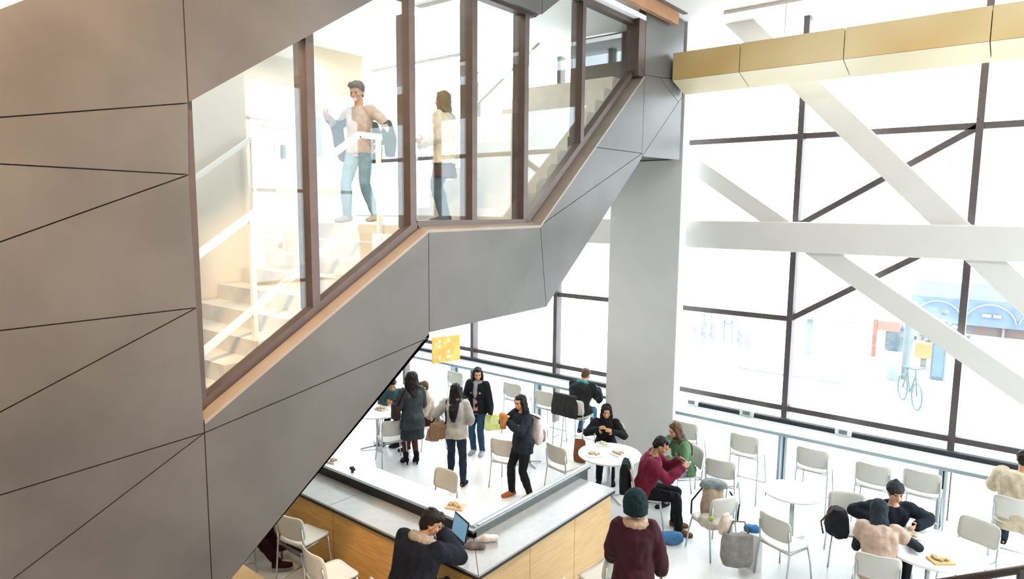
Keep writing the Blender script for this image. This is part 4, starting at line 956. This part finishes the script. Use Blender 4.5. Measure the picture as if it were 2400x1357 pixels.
for (x, y, w_, h_, c, nm, lb, ct) in ((-2.92, 22.2, .20, 2.0, (.20, .23, .24), 'street_pole', 'grey street pole between the two mullions outside', 'pole'),
    (-3.0, 27.4, .5, 1.6, (.14, .15, .14), 'street_bush', None, None), (-2.72, 24.4, .5, .5, (.42, .27, .11), 'newspaper_box', 'orange newspaper box on the pavement outside', 'box'),
    (-2.17, 22.8, .36, 1.15, (.14, .20, .24), 'service_box', 'tall blue-grey service box on the pavement outside', 'box'), (-3.2, 21.9, .38, .4, (.26, .30, .31), 'litter_bin', 'pale grey litter bin outside', 'bin')):
    if nm == 'street_bush':
        b = nb(); random.seed(4)
        for k in range(60): ell(b, (x+random.gauss(.35, .4), y+random.gauss(0, .3), .35+random.gauss(0, .22)), (.13, .13, .10), seg=6)
        o = obj('shrub', b, stm('shrub_grey', (.10, .13, .11), (.28, .30, .28)), None); tag(o, 'grey-green shrub behind the street pole outside', 'shrub'); continue
    z0 = GZ
    if nm == 'newspaper_box': z0 = .0
    t = thing(nm, lb, ct, (x, y, GZ)); b = nb()
    if nm in ('street_pole',): tube(b, [(x, y, GZ), (x, y, 1.9)], w_/2, 12)
    elif nm == 'litter_bin': tube(b, [(x, y, GZ), (x, y, GZ+.3), (x, y, GZ+.45), (x, y, GZ+.55)], .2, 14, [.17, .2, .16, .05])
    else: box(b, (x-w_/2, y-w_/3, z0), (x+w_/2, y+w_/3, z0+h_), .05)
    obj('body', b, stm(nm+'_paint', c), t)
    if nm == 'newspaper_box': obj('foot', B((x-.08, y-.08, GZ), (x+.08, y+.08, 0)), stm('foot_grey', (.2, .2, .2)), t)
    if nm == 'service_box': obj('door', B((x-w_/2+.05, y-w_/3-.02, z0+.1), (x+w_/2-.05, y-w_/3, z0+h_-.1), bev=.01), stm('box_door', (.17, .25, .30)), t)
    if nm == 'street_pole': obj('cap', B((x-.16, y-.16, 1.9), (x+.16, y+.16, 2.0)), stm('cap_grey', (.2, .2, .2)), t)
# bicycle, seen nearly end on
t = thing('bicycle', 'bicycle parked on the pavement outside', 'bicycle', (-2.4, 19.3, GZ)); mb = stm('bike_grey', (.10, .17, .17))
bq_ = V((-2.4, 19.3, 0)); bd_ = V((.45, -.89, 0)); bn_ = V((.89, .45, 0))
def bk_(u_, w__, z): return bq_+bd_*u_+bn_*w__+V((0, 0, z))
for u_ in (-.48, .48): obj('wheel', tube(nb(), [bk_(u_+.33*math.cos(R(a)), 0, .04+.33*math.sin(R(a))) for a in range(0, 361, 20)], .022, 6), mb, t)
b = nb()
for pp in ([(-.48, .04), (-.25, .5), (.3, .5), (.02, .04), (-.48, .04)], [(.02, .04), (-.28, .6)], [(.48, .04), (.28, .68)]): tube(b, [bk_(p[0], 0, p[1]) for p in pp], .022, 6)
obj('bike_frame', b, mb, t); obj('saddle', ell(nb(), bk_(-.28, 0, .63), (.09, .09, .03)), mb, t); obj('handlebar', tube(nb(), [bk_(.22, -.27, .72), bk_(.28, 0, .68), bk_(.22, .27, .72)], .02), mb, t)
# road markings and kerbs
for (x0, x1, y0, y1, c, lb) in ((-.9, 3.5, 21.1, 21.3, (.50, .30, .26), 'pale red painted line on the paving at the right edge'), (-1.7, -.5, 22.4, 23.6, (.30, .42, .46), 'pale blue painted rectangle on the paving'),
    (-1.2, 1.5, 24.4, 24.6, (.52, .36, .32), 'faint red painted line farther out on the paving')):
    o = obj('paving_mark', B((x0, y0, GZ-.001), (x1, y1, GZ+.004)), stm('paint_%d' % int(y0*10), c)); tag(o, lb, 'road marking')
o = obj('kerb', B((-7.2, 20.3, GZ), (-4.2, 20.42, GZ+.05)), stm('kerb_grey', (.32, .32, .33))); tag(o, 'thin grey kerb line on the paving outside', 'kerb')
# pale buildings across the street
def building(x0, x1, y, h_, c, lb):
    t = thing('building', lb, 'building', ((x0+x1)/2, y+4, GZ), 0, 'pale buildings across the street'); obj('wall', B((x0, y, GZ), (x1, y+8, h_)), stm('facade_%d' % int(x0*7), c), t)
    for i in range(int((x1-x0)//3)):
        for j in range(int(h_//3.2)):
            x = x0+1+3*i; z = 1.0+3.2*j; wv = obj('window', B((x, y-.03, z), (x+1.4, y+.02, z+1.8)), stm('win_%d' % int(x0*7+i*3+j), (.36, .40, .42)), t)
            obj('pane', B((x+.1, y-.05, z+.1), (x+1.3, y-.02, z+1.7)), stm('pane_p', (.42, .46, .48)) if 'pane_p' not in bpy.data.materials else bpy.data.materials['pane_p'], wv)
building(-44, -22, 48, 14, (.62, .61, .60), 'long pale building behind the bare trees outside at left')
building(-6, 12, 46, 17, (.60, .61, .62), 'pale building with windows behind the blue awning')
t = thing('street_furniture', 'faint cluster of cafe furniture in the street outside left of the mullion', 'furniture', (-9, 24, GZ)); random.seed(11); mg = stm('furn_grey', (.26, .30, .33))
for k in range(9):
    x = -10.2+random.uniform(0, 2.6); y = 24+random.uniform(-.6, .9); z = random.uniform(.4, .9); b = nb(); rbox(b, (x, y, GZ+z), (.35, .3, .05)); tube(b, [(x-.15, y, GZ), (x-.15, y, GZ+z)], .03, 6); tube(b, [(x+.15, y, GZ), (x+.15, y, GZ+z)], .03, 6)
    obj('cafe_table', b, mg, t)
t = thing('bus_shelter', 'faint bus shelter roof and post outside right of the first mullion', 'shelter', (-6.1, 24, GZ)); obj('roof', B((-6.2, 23.8, .95), (-4.6, 24.6, 1.02)), stm('shelter_grey', (.33, .34, .34)), t); obj('post', B((-6.2, 24.0, GZ), (-6.02, 24.15, .95)), stm('shelter_post', (.30, .33, .33)), t)
# bare trees
def tree(x, y, h_, seed, lb, c=(.24, .23, .24)):
    random.seed(seed); t = thing('bare_tree', lb, 'tree', (x, y, GZ), 0, 'bare street trees'); mt = stm('bark_%d' % seed, c)
    obj('trunk', tube(nb(), [(x, y, GZ), (x+.05, y, h_*.25), (x-.03, y, h_*.5)], .1, 8, [.15, .11, .09]), mt, t)
    b = nb()
    def grow(p, d, L, r, n):
        q = p+d*L; tube(b, [p, p.lerp(q, .5)+V((random.uniform(-.05, .05), 0, 0))*L, q], r, 5, [r, r*.8, r*.6])
        if n: 
            for _ in range(3):
                d2 = (d+V((random.uniform(-.7, .7), random.uniform(-.5, .5), random.uniform(-.1, .5)))).normalized(); grow(q, d2, L*.72, r*.6, n-1)
    for _ in range(3): grow(V((x-.03, y, h_*.45)), V((random.uniform(-.5, .5), random.uniform(-.3, .3), .9)).normalized(), h_*.2, .07, 3)
    obj('branches', b, mt, t)
tree(-4.6, 38, 9.0, 3, 'bare tree behind the right diagonal braces outside')
tree(-14.6, 22.5, 7.0, 5, 'bare tree in the window pane left of the column', (.2, .22, .22))
tree(-19.5, 24, 8.0, 8, 'bare tree farther left behind the stair landing')
tree(-13.6, 30, 7.0, 13, 'bare tree partly hidden by the column outside', (.25, .26, .26))

t = thing('oak_bench', 'oak bench box on the floor at the lower left under the grey stair', 'bench', (-6.8, 3.3, 0))
obj('bench_body', B((-7.28, 2.95, 0), (-6.32, 3.66, .50), bev=.006), M['woodl'], t); obj('bench_top', B((-7.30, 2.93, .50), (-6.30, 3.68, .53), bev=.006), M['woodl'], t)
